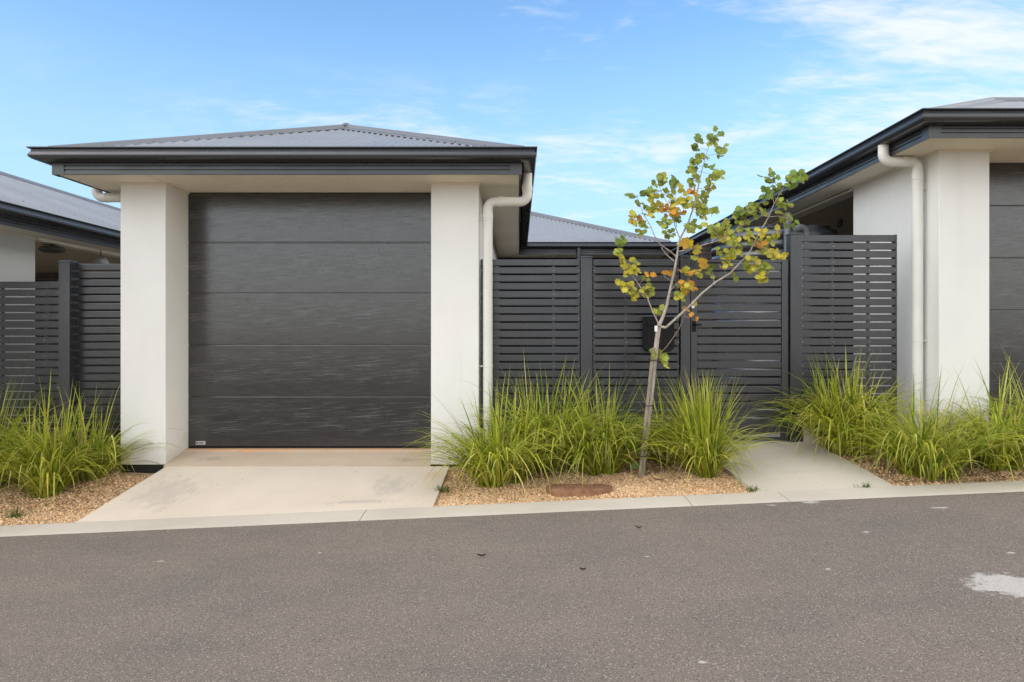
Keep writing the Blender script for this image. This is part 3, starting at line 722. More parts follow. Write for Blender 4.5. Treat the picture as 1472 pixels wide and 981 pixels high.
def stones(n, zones):
    V, F, C = [], [], []
    i = 0
    while i < n:
        x0, x1, y0, y1 = zones[rng.integers(len(zones))]
        x, y = rng.uniform(x0, x1), rng.uniform(y0, y1)
        if not in_bed(x, y): continue
        s = rng.uniform(.0048, .0098)*(1.5 if rng.random() < .06 else 1)
        q = OCT*rng.uniform(.65, 1.35, (6, 1))*s*np.array([1.25, 1, .7])+rng.normal(0, .18*s, (6, 3))
        a, b = rng.uniform(0, 6.28), rng.normal(0, .5)
        ca, sa, cb, sb = math.cos(a), math.sin(a), math.cos(b), math.sin(b)
        q = q@np.array([(1,0,0),(0,cb,sb),(0,-sb,cb)])@np.array([(ca,sa,0),(-sa,ca,0),(0,0,1)])
        V.append(q+np.array([x, y, bumpy(x, y)+s*rng.uniform(.1, .9)])); F.append(OCF+6*i)
        c = np.minimum(.92, PAL[rng.integers(len(PAL))]*np.array([1.30, 1.20, 1.10])*rng.uniform(.85, 1.25)); C.append(np.repeat(c[None], 6, 0)); i += 1
    return np.concatenate(V), np.concatenate(F), np.concatenate(C)
v, f, c = stones(40000, [(-4.75, -3.2, 5.26, 6.5), (-.75, 1.9, 5.26, 6.46), (-.75, 1.9, 5.26, 5.9), (2.5, 4.5, 5.26, 6.45)])
o = raw_mesh('gravel', v, f, M['stone'], c); struct(o, 'tan and orange gravel covering the planting beds', None, 'stuff')
def litter(n, zones):
    V, F, C = [], [], []
    i = 0
    while i < n:
        x0, x1, y0, y1, bark = zones[rng.integers(len(zones))]
        x, y = rng.uniform(x0, x1), rng.uniform(y0, y1)
        if not in_bed(x, y): continue
        L, w = rng.uniform(.012, .05), rng.uniform(.002, .006)*(2.0 if bark else 1)
        a = rng.uniform(0, 6.28); d = np.array([math.cos(a), math.sin(a), rng.normal(0, .25)]); p = np.array([-d[1], d[0], rng.normal(0, .3)])
        c0 = np.array([x, y, bumpy(x, y)+.012+rng.uniform(0, .01)])
        m_ = np.array([0, 0, .004])
        V.append(np.array([c0-d*L/2-p*w*.5, c0+p*w*-1+m_, c0+d*L/2, c0+p*w+m_])); F.append(np.array([(0,1,2,3)])+4*i)
        c = np.array([(.30,.20,.10),(.18,.11,.06),(.42,.32,.19),(.12,.08,.05)][rng.integers(4)])*rng.uniform(.7, 1.2)
        C.append(np.repeat(c[None], 4, 0)); i += 1
    return np.concatenate(V), np.concatenate(F), np.concatenate(C)
v, f, c = litter(3000, [(2.7, 4.5, 5.3, 6.4, True), (2.7, 4.5, 5.3, 6.4, True), (-.6, 1.8, 5.6, 6.4, False), (-4.6, -3.3, 5.5, 6.4, False)])
struct(raw_mesh('leaf_litter', v, f, M['stone'], c), 'brown bark and dry leaf scraps on the gravel', None, 'stuff')

# service cover let into the gravel
c0 = W(833, 707, 5.49)
cv = thing('service_cover', (c0.x, 5.49, bumpy(c0.x, 5.49)), 'rusty brown oval service cover lying in the gravel near the kerb', 'cover')
def stadium(cx, cy, L, r, n=10):
    return [(cx+L+r*math.cos(a), cy+r*math.sin(a)) for a in [-math.pi/2+math.pi*i/n for i in range(n+1)]]+[(cx-L+r*math.cos(a), cy+r*math.sin(a)) for a in [math.pi/2+math.pi*i/n for i in range(n+1)]]
zc = bumpy(c0.x, 5.49)+.012
MB().prism_z(stadium(c0.x, 5.49, .165, .105), zc-.05, zc+.030).build('rim', M['rust'], cv, bevel=.006)
lidm = MB().prism_z(stadium(c0.x, 5.49, .16, .090), zc+.028, zc+.036)
for i in range(-6, 7):
    lidm.box(c0.x+i*.034-.009, c0.x+i*.034+.009, 5.49-.065, 5.49+.065, zc+.0355, zc+.041)
lidm.build('lid', M['rust'], cv, bevel=.002)

# ------------------------------------------------------------------ strap-leaved grass clumps
GREENS = [(.54,.58,.055),(.41,.48,.045),(.64,.65,.09),(.18,.26,.027),(.68,.66,.16),(.46,.52,.055),(.27,.35,.035)]
DRY = [(.42,.34,.17),(.36,.26,.13),(.50,.42,.24)]
def blade(mb, p, az, th0, L, w, bend, col, tipcol, gz, kink=None, n=8):
    x, y, z = p; th = th0; ds = L/n; vs = []; cs = []; pts = []
    tw = random.uniform(-.5, .5); dv = random.uniform(-.5, .5)
    for i in range(n+1):
        pts.append((x, y, z, th, az))
        th += bend/n*(.15+1.7*(i/n)**1.3)
        if kink is not None and i == kink: th += random.uniform(.7, 1.3)
        th = min(th, 2.95); az += dv/n
        x += math.sin(th)*math.cos(az)*ds; y += math.sin(th)*math.sin(az)*ds; z += math.cos(th)*ds
        z = max(z, gz(x, y)+.012)
    o = len(mb.v)
    for i, (x, y, z, th, a) in enumerate(pts):
        t = i/n; ww = w*(.75+.25*min(1, t*4))*(1 if t < .6 else max(.05, 1-((t-.6)/.4)**1.7))
        s = tw*(1-t)+.2*t; sx, sy, sz = -math.sin(a), math.cos(a), s*.5
        nx, ny, nz = math.cos(th)*math.cos(a), math.cos(th)*math.sin(a), -math.sin(th)
        f = .22*ww
        c = col if t < .86 else tuple(a_*.5+b_*.5 for a_, b_ in zip(col, tipcol)) if t < .97 else tipcol
        mb.v += [(x-sx*ww/2, y-sy*ww/2, z-sz*ww/2), (x-nx*f, y-ny*f, z-nz*f), (x+sx*ww/2, y+sy*ww/2, z+sz*ww/2)]; mb.c += [c]*3
    for i in range(n):
        a = o+3*i
        mb.f += [(a, a+1, a+4, a+3), (a+1, a+2, a+5, a+4)]
def clump(px, py, Y, h, n, label, r0=.10, seed=0, lean=(0, 0), spiky=.04, dryn=.10, warm=0., wide=1., zbase=None, yellow=.0):
    random.seed(seed); h *= .75
    x0 = WX(px, Y); z0 = bumpy(x0, Y)
    t = thing('grass_clump', (x0, Y, z0), label, 'plant', 'strappy green grass clumps in the gravel beds')
    mb = MB(); dm = MB()
    def gz(x, y):
        if y < YB: return zr(x)+.02
        if y < 6.5:
            return bumpy(x, y)+.0
        return bumpy(x, 6.5)
    tufts = []
    for k in range(9):                                   # a clump is several crowns, each leaning its own way
        a = 2*math.pi*k/9*1.0+random.gauss(0, .5); r = r0*(0 if k == 0 else random.uniform(.45, 1.25))
        tufts.append((r*math.cos(a), r*math.sin(a)*.9, a, random.uniform(.12, .62)*(.4 if k == 0 else 1), random.uniform(.72, 1.12)))
    for i in range(int(n*1.12)):
        tx, ty, ta, tt, th_ = random.choice(tufts)
        a = random.uniform(0, 2*math.pi); r = r0*.42*math.sqrt(random.random())
        p = (x0+tx+r*math.cos(a), min(6.36, Y+ty+r*math.sin(a)), z0-.01)
        vx = math.sin(tt)*math.cos(ta)+random.gauss(0, .30); vy = math.sin(tt)*math.sin(ta)+random.gauss(0, .30); vz = math.cos(tt)
        az = math.atan2(vy, vx)
        q = random.random()
        if q < spiky: th = random.uniform(.02, .4); L = h*random.uniform(1.1, 1.6); bend = random.uniform(.05, .7); kink = None
        else:
            th = math.atan2(math.hypot(vx, vy), vz); L = h*th_*random.triangular(.66, 1.22, 1.0)*(1+.42*min(1, th/.8))*wide; bend = random.triangular(.7, 2.6, 1.6)*(1.2 if th < .45 else .9); kink = random.choice([None]*13+[4, 5, 6])
        ex, ey = lean; vx, vy = math.cos(az)+ex, math.sin(az)+ey; az = math.atan2(vy, vx)
        if Y+math.sin(az)*L*.7 > 6.40 and math.sin(az) > 0:      # leaves bend up against the fence instead of through it
            az = az if random.random() < .25 else -az; th *= .6; bend = min(bend, .5) if math.sin(az) > 0 else bend
            if math.sin(az) > 0: th = min(th, max(.02, (6.36-Y)/L*.7)); bend = .15
        col = random.choice(GREENS); k = random.uniform(.8, 1.2)
        if random.random() < yellow: col = (.52, .50, .08)
        col = (col[0]*k*(1+warm), col[1]*k, col[2]*k)
        tip = random.choice([(.42,.33,.14), col, col, (.33, .30, .08)])
        blade(mb, p, az, th, L, random.uniform(.007, .0150), bend, col, tip, gz, kink)
    for i in range(int(n*dryn)):
        a = random.uniform(0, 2*math.pi); r = r0*random.uniform(.3, 1.1)
        if Y > 6.1 and math.sin(a) > .2: a = -a
        p = (x0+r*math.cos(a), Y+r*math.sin(a), z0-.005); col = random.choice(DRY)
        if random.random() < .35: th, L, bend = random.uniform(.05, .5), h*random.uniform(.8, 1.15), random.uniform(.1, .8)
        else: th, L, bend = random.uniform(.5, 1.1), h*random.uniform(.4, .85), random.uniform(1., 2.2)
        blade(dm, p, a, th, L, random.uniform(.003, .008), bend, col, col, gz)
    mb.build('foliage', M['blade'], t, smooth=60)
    if dm.v: dm.build('dead_leaf', M['blade'], t, smooth=60)['kind'] = 'stuff'
    return t
clump(70, 706, 5.90, .92, 520, 'large green grass clump in front of the left slat fence, nearest the garage pillar', .13, 1, (-.12, -.05), yellow=.12)
clump(122, 662, 6.18, .80, 330, 'darker grass clump tucked behind the big one, touching the garage pillar', .10, 2, (.05, 0), dryn=.12)
clump(-28, 690, 6.08, 1.05, 420, 'grass clump cut by the photo edge, spiky tips against the low slat fence', .13, 3, (.15, 0))
clump(718, 700, 5.78, .88, 560, 'arching grass clump at the corner of the driveway, hiding the downpipe foot', .13, 4, (.22, -.12), dryn=.05, yellow=.06)
clump(784, 655, 6.12, .95, 480, 'tall grass clump behind the service cover with the highest spikes against the fence', .13, 5, (.0, 0), spiky=.09, dryn=.12)
clump(866, 672, 5.98, .86, 480, 'bright grass clump just on the driveway side of the young tree', .12, 6, (.0, 0), spiky=.08, dryn=.07)
clump(962, 655, 6.12, .78, 280, 'small shaded grass clump behind the young tree trunk', .09, 7, (.05, 0), dryn=.12)
clump(1016, 686, 5.72, .80, 520, 'spiky yellow green grass clump between the young tree and the path', .09, 8, (0, 0), spiky=.25, yellow=.18, dryn=.06)
clump(1216, 646, 6.12, .86, 560, 'rounded grass clump at the foot of the tall slat screen beside the path', .14, 9, (.0, -.05), dryn=.06, warm=.05)
clump(1335, 690, 5.50, .80, 560, 'wide grass clump in front of the pale pillar downpipe with dead leaves at its base', .13, 10, (.0, -.1), dryn=.10, yellow=.08)
clump(1432, 672, 5.62, .86, 520, 'grass clump before the right garage pillar, reaching to the photo edge', .13, 11, (.1, -.05), dryn=.10, yellow=.05)
clump(1500, 640, 5.95, .86, 380, 'grass clump before the second garage door, half outside the photo', .12, 12, (0, 0), dryn=.06)
# little weeds along the concrete edges
def tuft(name, label, x, y, z, n, h, seed):
    random.seed(seed); mb = MB()
    for i in range(n):
        a = random.uniform(0, 6.28); px = x+random.gauss(0, .03); py = y+random.gauss(0, .015)
        col = random.choice([(.12,.19,.03),(.16,.20,.05),(.09,.15,.03)])
        blade(mb, (px, py, z), a, random.uniform(.2, 1.1), h*random.uniform(.5, 1.2), random.uniform(.003, .007), random.uniform(.2, 1.2), col, col, lambda x, y: z-.02, n=4)
    o = mb.build(name, M['blade'], None); return tag(o, label, 'weed')
x = WX(1243, YB); tuft('weed', 'tiny green weed in the joint between path and kerb', x, YB+.004, zr(x)+.016, 26, .05, 31)
x = WX(1083, 5.28); tuft('weed', 'small weed at the near corner of the path beside the gravel', x, 5.30, zr(x)+.012, 34, .06, 32)
x = WX(636, 5.6); tuft('weed', 'low green weeds along the edge of the driveway under the grass', x, 5.62, zbed(x, 5.62), 60, .07, 33)
x = WX(20, 5.4); tuft('weed', 'pale weed in the gravel below the big left grass clump', x, 5.42, zbed(x, 5.42), 50, .08, 34)
# bits lying on the road
def scrap(name, label, cat, px, py, L, w, col, seed):
    random.seed(seed); x, y = road_pt(px, py); z = zr(x)+.004; mb = MB()
    a = random.uniform(-.5, .5); dx, dy = math.cos(a), math.sin(a); n = 5; vs = []; fs = []
    for i in range(n+1):
        t = i/n*2-1; ww = w*(1-t*t*.85)*random.uniform(.75, 1.2)/2; cx, cyy = x+dx*t*L/2, y+dy*t*L/2; zz = z+.006+.010*t*t+random.uniform(0, .003)
        vs += [(cx-dy*-ww, cyy-dx*ww, zz+.004), (cx, cyy, zz-.003), (cx+dy*-ww, cyy+dx*ww, zz+.004)]
    for i in range(n):
        for j in (0, 1): fs.append((i*3+j, i*3+j+1, i*3+4+j, i*3+3+j))
    mb.add(vs, fs, col); o = mb.build(name, M['leaf'], None); s = o.modifiers.new('s', 'SOLIDIFY'); s.thickness = .001
    return tag(o, label, cat)
scrap('dead_leaf', 'dark curled dead leaf on the asphalt, nearest the service cover', 'leaf', 692, 802, .05, .02, (.03,.022,.018), 41)
scrap('dead_leaf', 'small black scrap of leaf on the asphalt below the driveway side grass', 'leaf', 838, 822, .035, .016, (.025,.02,.018), 42)
scrap('dead_leaf', 'thin brown dead leaf on the asphalt below the young tree', 'leaf', 918, 761, .045, .012, (.09,.06,.04), 43)

# ------------------------------------------------------------------ young tree
random.seed(99)
YT = 5.77
def c5(x, y, dy=0.): return W(860+x/3.066, 180+y/3.066, YT+dy)
def full(x, y, dy=0.): return W(x, y, YT+dy)
base = full(922, 688); bz = bumpy(base.x, YT)
TREE = thing('young_tree', (base.x, YT, bz), 'thin young tree with lobed green and orange autumn leaves, leaning in the gravel bed', 'tree')
tp = [full(921, 692), full(923.5, 672), (full(929, 625)), full(935.5, 572), full(940.5, 525), full(944.5, 488), full(947.5, 468)]
tp[0].z = min(tp[0].z, bz-.03)
branches = {
 'leader': ([full(947.5, 468), c5(285, 850), c5(302, 790), c5(320, 720), c5(335, 650), c5(346, 590, .01), c5(358, 510, .02), c5(378, 465, .02), c5(402, 420, .03), c5(425, 345, .04), c5(438, 280, .04), c5(452, 205, .03), c5(470, 140, .02), c5(488, 90, .02)], .0165, .0025),
 'right': ([full(948, 470, -.005), c5(300, 893, -.02), c5(350, 845, -.05), c5(400, 795, -.07), c5(460, 740, -.09), c5(520, 690, -.11), c5(580, 655, -.13), c5(630, 605, -.15), c5(665, 560, -.17), c5(695, 505, -.19), c5(722, 455, -.2), c5(748, 405, -.22), c5(775, 350, -.24), c5(800, 300, -.25), c5(825, 262, -.26)], .013, .0025),
 'low_left': ([full(946, 470, .01), c5(262, 870, .02), c5(240, 815, .04), c5(222, 768, .06), c5(190, 720, .08), c5(160, 680, .09), c5(125, 625, .10), c5(98, 570, .11), c5(85, 530, .12)], .0075, .002),
 'upper_left': ([c5(350, 585, .01), c5(310, 555, .0), c5(275, 528, -.02), c5(248, 485, -.04), c5(225, 440, -.05), c5(195, 390, -.06), c5(180, 340, -.07), c5(170, 315, -.07)], .0065, .002),
 'mid_left': ([c5(360, 500, .02), c5(345, 450, .0), c5(325, 395, -.02), c5(300, 340, -.03), c5(280, 295, -.04), c5(268, 260, -.05)], .005, .0018),
 'mid_left_b': ([c5(345, 450, .0), c5(340, 380, .04), c5(335, 300, .06), c5(345, 260, .07)], .0035, .0015),
 'mid_right': ([c5(355, 558, .01), c5(420, 540, -.05), c5(480, 525, -.08), c5(540, 508, -.1), c5(590, 480, -.11), c5(640, 430, -.12), c5(665, 385, -.13), c5(650, 345, -.13)], .006, .0018),
 'stub': ([c5(335, 600, 0), c5(300, 570, .04), c5(278, 540, .07)], .005, .003),
 'low_mid': ([c5(325, 690), c5(305, 680, -.03), c5(290, 668, -.04)], .003, .0015),
 'low_mid_r': ([c5(318, 730), c5(345, 700, -.03), c5(375, 705, -.05)], .003, .0015),
 'sub_a': ([c5(655, 578, -.16), c5(700, 610, -.22), c5(745, 640, -.26)], .0035, .0015),
 'sub_b': ([c5(690, 515, -.19), c5(740, 545, -.24), c5(795, 578, -.28)], .0035, .0015),
 'sub_c': ([c5(775, 350, -.24), c5(765, 300, -.28), c5(768, 248, -.30)], .003, .0015),
 'sub_d': ([c5(690, 515, -.19), c5(640, 525, -.14), c5(590, 560, -.1)], .0035, .0015),
 'sub_e': ([c5(748, 405, -.22), c5(700, 380, -.26), c5(660, 385, -.28)], .003, .0015),
 'sub_f': ([c5(540, 508, -.1), c5(520, 480, -.14), c5(500, 462, -.16)], .003, .0015),
 'sub_g': ([c5(748, 405, -.22), c5(800, 400, -.2), c5(850, 425, -.18)], .003, .0015),
 'sub_h': ([c5(510, 695, -.11), c5(508, 665, -.1), c5(500, 640, -.1)], .002, .001),
 'side_t1': ([c5(452, 205, .03), c5(490, 215, .0), c5(530, 225, -.02)], .0025, .0012),
 'side_t2': ([c5(470, 140, .02), c5(510, 130, .0), c5(550, 120, -.01)], .0025, .0012),
 'side_t3': ([c5(425, 345, .04), c5(465, 350, .07), c5(505, 378, .08)], .0025, .0012),
 'side_t4': ([c5(425, 345, .04), c5(400, 310, 0), c5(380, 290, -.02)], .0025, .0012),
 'side_t5': ([c5(438, 280, .04), c5(470, 280, .02), c5(495, 285, .01)], .0025, .0012),
 'low_l2': ([c5(222, 768, .06), c5(205, 745, .05), c5(130, 715, .04)], .0025, .0012),
}
wood = MB(); wood.tube(tp, [.029, .026, .0235, .0225, .0215, .0205, .0195], 14); trunk = None
trunk = wood.build('trunk', M['bark'], TREE, smooth=60)
segs = []
for nme, (pts, r0, r1) in branches.items():
    k = len(pts); pp = [p+Vector((random.gauss(0, .004), random.gauss(0, .004), random.gauss(0, .003))) if 0 < i < k-1 else p for i, p in enumerate(pts)]
    b = MB().tube(pp, [r0+(r1-r0)*(i/(k-1))**.7 for i in range(k)], 8)
    b.build('branch', M['bark'], TREE, smooth=60); segs += list(zip(pp, pp[1:]))
rt = MB().tube([full(949, 508, -.01), full(958, 499, -.03), c5(330, 938, -.045), c5(356, 900, -.05), c5(380, 838, -.06), c5(392, 790, -.06)], [.0035, .0032, .003, .0026, .002, .001], 6)
rt.build('branch', M['twig'], TREE); 
segs += [(full(958, 499, -.03), c5(356, 900, -.05)), (c5(356, 900, -.05), c5(380, 838, -.06)), (c5(380, 838, -.06), c5(392, 790, -.06)), (full(946, 540), full(946, 510)), (tp[0], tp[1])]
G1, G2, YG, OR, YL = (.180,.250,.036), (.30,.34,.045), (.52,.45,.05), (.60,.29,.03), (.52,.38,.03)
# crop-5 position, radius, number, colours
CL = [(505,62,30,11,'g'),(448,75,24,6,'g'),(440,108,20,6,'g'),(538,118,38,12,'G'),(462,148,28,9,'G'),(425,180,26,8,'gy'),(482,188,18,5,'g'),(412,208,26,9,'G'),(515,226,34,10,'G'),(430,245,26,9,'G'),(490,264,26,8,'Gy'),(378,290,18,4,'y'),(412,295,22,7,'o'),(486,300,22,7,'G'),(395,335,34,12,'Gy'),(462,345,34,11,'Gy'),(432,372,28,9,'G'),(482,372,24,6,'G'),(508,382,12,3,'G'),(452,398,22,6,'y'),
 (268,256,36,12,'G'),(345,254,36,10,'g'),(152,314,22,5,'g'),(208,300,22,6,'g'),(255,298,34,10,'Gy'),(312,298,26,8,'G'),(180,352,26,7,'G'),(165,408,30,9,'yo'),(234,388,30,10,'Gy'),(205,372,14,4,'g'),(278,360,26,9,'yo'),(315,376,40,18,'ooy'),(352,384,26,8,'oy'),(190,470,30,8,'G'),(205,445,18,4,'G'),(302,432,28,8,'G'),(322,484,26,7,'G'),(420,442,30,9,'G'),(398,462,24,6,'G'),(345,420,28,8,'G'),(330,330,24,7,'Gy'),
 (95,520,28,7,'gy'),(92,562,24,7,'yG'),(112,598,22,6,'y'),(160,640,36,13,'y'),(125,640,16,4,'y'),(120,712,40,14,'y'),(165,742,24,8,'yyG'),(212,740,38,16,'yG'),(226,670,14,2,'o'),(202,686,10,2,'G'),(150,600,14,3,'yG'),
 (318,664,16,4,'o'),(382,645,26,9,'oyyG'),(424,655,18,5,'oy'),(380,712,38,14,'oyGy'),(402,715,24,6,'yoG'),(366,758,28,9,'yG'),(278,825,16,6,'G'),(398,850,12,1,'o'),(432,866,8,1,'o'),(384,818,10,2,'o'),(420,795,8,1,'y'),(490,666,14,3,'G'),(502,636,14,3,'g'),(545,626,10,1,'o'),
 (765,242,38,13,'g'),(848,248,40,16,'g'),(885,238,18,5,'g'),(750,310,36,12,'g'),(808,350,38,13,'G'),(795,285,30,8,'g'),(660,380,28,9,'G'),(700,372,34,11,'G'),(738,392,26,8,'G'),(622,405,28,8,'g'),(828,405,34,10,'G'),(850,432,18,5,'g'),(500,462,34,11,'G'),(545,490,34,11,'Gy'),(582,500,28,8,'yG'),(610,520,34,10,'G'),(562,455,22,6,'G'),(720,466,24,6,'y'),(676,500,22,6,'yG'),(702,530,26,6,'o'),(756,512,34,10,'yG'),(585,572,38,13,'Gy'),(650,600,26,6,'yG'),(692,622,40,14,'Gy'),(732,562,36,12,'yG'),(790,575,34,11,'y'),(740,632,34,11,'G'),(712,662,32,10,'y'),(570,616,22,5,'y'),(592,666,14,2,'G'),(632,442,26,6,'G'),(694,418,10,1,'o'),(780,460,14,2,'y'),(620,560,22,5,'G'),(540,560,18,4,'yG'),
 (270,1020,18,8,'G'),(285,1046,14,5,'G'),(255,1010,14,4,'G')]
BIG = [(425,535,46,'oy'),(455,578,40,'yo'),(408,575,28,'Gy'),(440,520,34,'y'),(400,540,30,'oy')]
COLS = {'g': G1, 'G': G2, 'y': YG, 'o': OR}
leaf = MB(); stalks = MB()
def lobed(mb, p, size, col, droop=None):
    if droop:
        n = (droop[1]+Vector((random.gauss(0, .45), random.gauss(0, .3), random.gauss(0, .45)))).normalized(); u = droop[0]
    else:
        n = Vector((random.gauss(0, .55), -1+random.gauss(0, .45), random.gauss(.55, .5))).normalized()
        a = random.uniform(0, 6.28); u = Vector((math.cos(a), 0, math.sin(a)*.8-.25))
    u = (u-n*u.dot(n)).normalized(); s = n.cross(u)
    prof = [(.0, .0), (.10, .16), (.34, .26), (.45, .46), (.32, .58), (.46, .80), (.27, .88), (.14, 1.03), (.0, .97)]
    cup = random.uniform(-.25, .35); curl = random.uniform(-.3, .25)
    mid = []; vs = []; mids = [0, .2, .45, .7, .95]
    def pt(w, h): return p+u*(h*size)+s*(w*size)+n*size*(abs(w)*cup*1.2+curl*h*h)
    k = random.uniform(.78, 1.25); c1 = tuple(x*k for x in col)
    o = len(mb.v); L = [pt(-w*random.uniform(.85, 1.15), h) for w, h in prof]; Rr = [pt(w*random.uniform(.85, 1.15), h) for w, h in prof]; Mi = [pt(0, h) for h in mids]
    mb.v += [tuple(q) for q in L+Rr+Mi]
    cc = [c1]*len(L)*2+[tuple(x*1.12 for x in c1)]*5; mb.c += cc
    nl = len(prof)
    strips = [((0, 1), (0, 1)), ((1, 2), (0, 1)), ((2, 3), (1, 2)), ((3, 4), (2, 2)), ((4, 5), (2, 3)), ((5, 6), (3, 3)), ((6, 7), (3, 4)), ((7, 8), (4, 4))]
    for side in (0, 1):
        off = o+side*nl; mo = o+2*nl
        for (i, j), (m0, m1) in strips:
            f = [off+i, off+j, mo+m1] if m0 == m1 else [off+i, off+j, mo+m1, mo+m0]
            if i == 0: f = [off+j, mo+m1, mo+m0]
            mb.f.append(tuple(f if side == 0 else f[::-1]))
def near(p):
    best = None
    for a, b in segs:
        d = b-a; t = max(0, min(1, (p-a).dot(d)/max(1e-9, d.dot(d)))); q = a+d*t; dd = (p-q).length
        if best is None or dd < best[0]: best = (dd, q)
    return best[1]
M5 = YT/FPX/3.066                                       # metres per crop-5 pixel at the tree
for (x, y, r, n, cs) in CL:
    # depth of a cluster follows the nearest wood
    q = near(c5(x, y)); p0 = c5(x, y, (q.y-YT)+random.gauss(0, .03))
    q = near(p0)
    midp = q.lerp(p0, .5)+Vector((0, 0, .01))
    stalks.tube([q, midp, p0], [.0022, .0016, .001], 5)
    ax = (p0-q); ax.y *= .5
    ax = (ax.normalized()*.8+Vector((random.gauss(0, .35), random.gauss(0, .25), random.uniform(.1, .6)))).normalized()
    m_ = max(2, int(n*1.05+.5)) if n > 2 else n; R_ = r*M5
    for sp_ in range(1 if m_ < 9 else 2):                # one or two leafy sprays per cluster
        a2 = ax if sp_ == 0 else (ax+Vector((random.choice((-1, 1))*random.uniform(.6, 1.2), random.gauss(0, .4), random.uniform(-.5, .4)))).normalized()
        k_ = m_ if m_ < 9 else m_//2; st_ = p0-a2*R_*.8; en_ = p0+a2*R_*.75
        if k_ > 3: stalks.tube([st_, p0, en_], [.0016, .0013, .0007], 4)
        nrm = Vector((random.gauss(0, .3), -1, random.uniform(.1, .9)))
        for i in range(k_):
            t = (i+.5)/k_; side = 1 if i % 2 else -1
            p = st_.lerp(en_, t)+Vector((random.gauss(0, R_*.16), random.gauss(0, R_*.35), random.gauss(0, R_*.16)))
            col = COLS[random.choice(cs)]
            if random.random() < .12: col = tuple(a_*.6+b_*.4 for a_, b_ in zip(col, YG))
            sv = a2.cross(nrm).normalized()*side
            lobed(leaf, p, random.uniform(.043, .069), col, (a2*random.uniform(.4, 1.)+sv*random.uniform(.4, 1.1)+Vector((0, 0, random.uniform(-.1, .35))), nrm))
for (x, y, s, cs) in BIG:
    q = near(c5(x, y)); p0 = c5(x, y, q.y-YT); stalks.tube([q, p0], [.002, .001], 5)
    lobed(leaf, p0+Vector((-.01, 0, 0)), s*M5*1.5, {'o': (.60,.34,.03), 'y': (.48,.36,.03), 'G': G2}[random.choice(cs)])
for i in range(7):                                       # shoots at the foot
    lobed(leaf, full(917+random.uniform(-7, 7), 652+random.uniform(-12, 14), -.02), random.uniform(.045, .07), (.09,.17,.035))
crown = leaf.build('crown', M['leaf'], TREE, smooth=50)
stalks.build('stalk', M['twig'], crown, smooth=60)
# stake tied to the trunk
sk = thing('tree_stake', (base.x-.03, YT-.02, bz), 'thin weathered timber stake tied to the young tree trunk with dark ties', 'stake')
a0, a1 = full(918.5, 692, -.045), full(939, 500, -.028)
d = (a1-a0); sx = Vector((.011, 0, .001)); sy = Vector((0, .010, 0))
MB().hexa([a0-sx-sy, a0+sx-sy, a0+sx+sy, a0-sx+sy], [a1-sx-sy, a1+sx-sy, a1+sx+sy, a1-sx+sy]).build('timber', M['wood'], sk, bevel=.002)
tb = MB()
for py in (517, 582, 632, 656):
    t = (692-py)/192.; cs = a0.lerp(a1, t); ct = min(([tp[i].lerp(tp[i+1], k/10) for i in range(len(tp)-1) for k in range(11)]), key=lambda q: abs(q.z-cs.z))
    ring = []
    n = 20
    for i in range(n):
        w = 2*math.pi*i/n; c = cs.lerp(ct, .5); ring.append(Vector((c.x+.034*math.cos(w)+.006*math.cos(w), c.y+.048*math.sin(w), c.z+.004*math.sin(w))))
    ring.append(ring[0]); tb.tube(ring, .0042, 6, cap=False)
tb.build('tie', M['tie'], sk, smooth=60)
tg = full(943, 472, -.035)
TG = thing('plant_tag', tuple(tg), 'small white label tag wrapped round the young tree just below its fork', 'tag')
MB().box(tg.x-.012, tg.x+.012, tg.y-.002, tg.y, tg.z-.028, tg.z+.020).build('tag_face', M['tag'], TG)
MB().tube([Vector((tg.x+.022+.026*math.cos(w), YT+.001+.030*math.sin(w), tg.z+.014)) for w in [2*math.pi*i/18 for i in range(19)]], .003, 5, cap=False).build('strap', M['tie'], TG)

# ------------------------------------------------------------------ sky, sun, camera
SUN_EL, SUN_AZ = 40., 228.      # degrees; azimuth clockwise from +Y (behind the camera, slightly to the left)
w = bpy.data.worlds.new('World'); scn.world = w; w.use_nodes = True
nt = w.node_tree; nt.nodes.clear(); N = NT(nt)
out = N.n('ShaderNodeOutputWorld'); bg = N.n('ShaderNodeBackground'); N.l(bg.outputs[0], out.inputs[0])
sky = N.n('ShaderNodeTexSky', sky_type='NISHITA'); sky.sun_disc = False; sky.sun_elevation = R(SUN_EL); sky.sun_rotation = R(SUN_AZ)
sky.air_density = 1.0; sky.dust_density = .6; sky.ozone_density = 2.2
hs = N.n('ShaderNodeHueSaturation'); N.l(sky.outputs[0], hs.inputs['Color']); hs.inputs['Saturation'].default_value = 1.13; hs.inputs['Hue'].default_value = .496; hs.inputs['Value'].default_value = 1.30
tcn = N.n('ShaderNodeTexCoord'); sep = N.n('ShaderNodeSeparateXYZ'); N.l(tcn.outputs['Generated'], sep.inputs[0])
den = N.math('MAXIMUM', N.math('ADD', sep.outputs[2], .10), .05)
uu = N.math('DIVIDE', sep.outputs[0], den); vv = N.math('DIVIDE', sep.outputs[1], den)
cmb = N.n('ShaderNodeCombineXYZ'); N.l(uu, cmb.inputs[0]); N.l(vv, cmb.inputs[1])
mp = N.n('ShaderNodeMapping'); N.l(cmb.outputs[0], mp.inputs[0]); mp.inputs['Rotation'].default_value = (0, 0, R(28)); mp.inputs['Scale'].default_value = (.9, 1.9, 1)
cl = N.noise(mp.outputs[0], 1.15, 10, .62, .7)
mp3 = N.n('ShaderNodeMapping'); N.l(cmb.outputs[0], mp3.inputs[0]); mp3.inputs['Rotation'].default_value = (0, 0, R(-38)); mp3.inputs['Scale'].default_value = (1.0, 2.4, 1)
fine = N.noise(mp3.outputs[0], 7.5, 8, .62, .5)
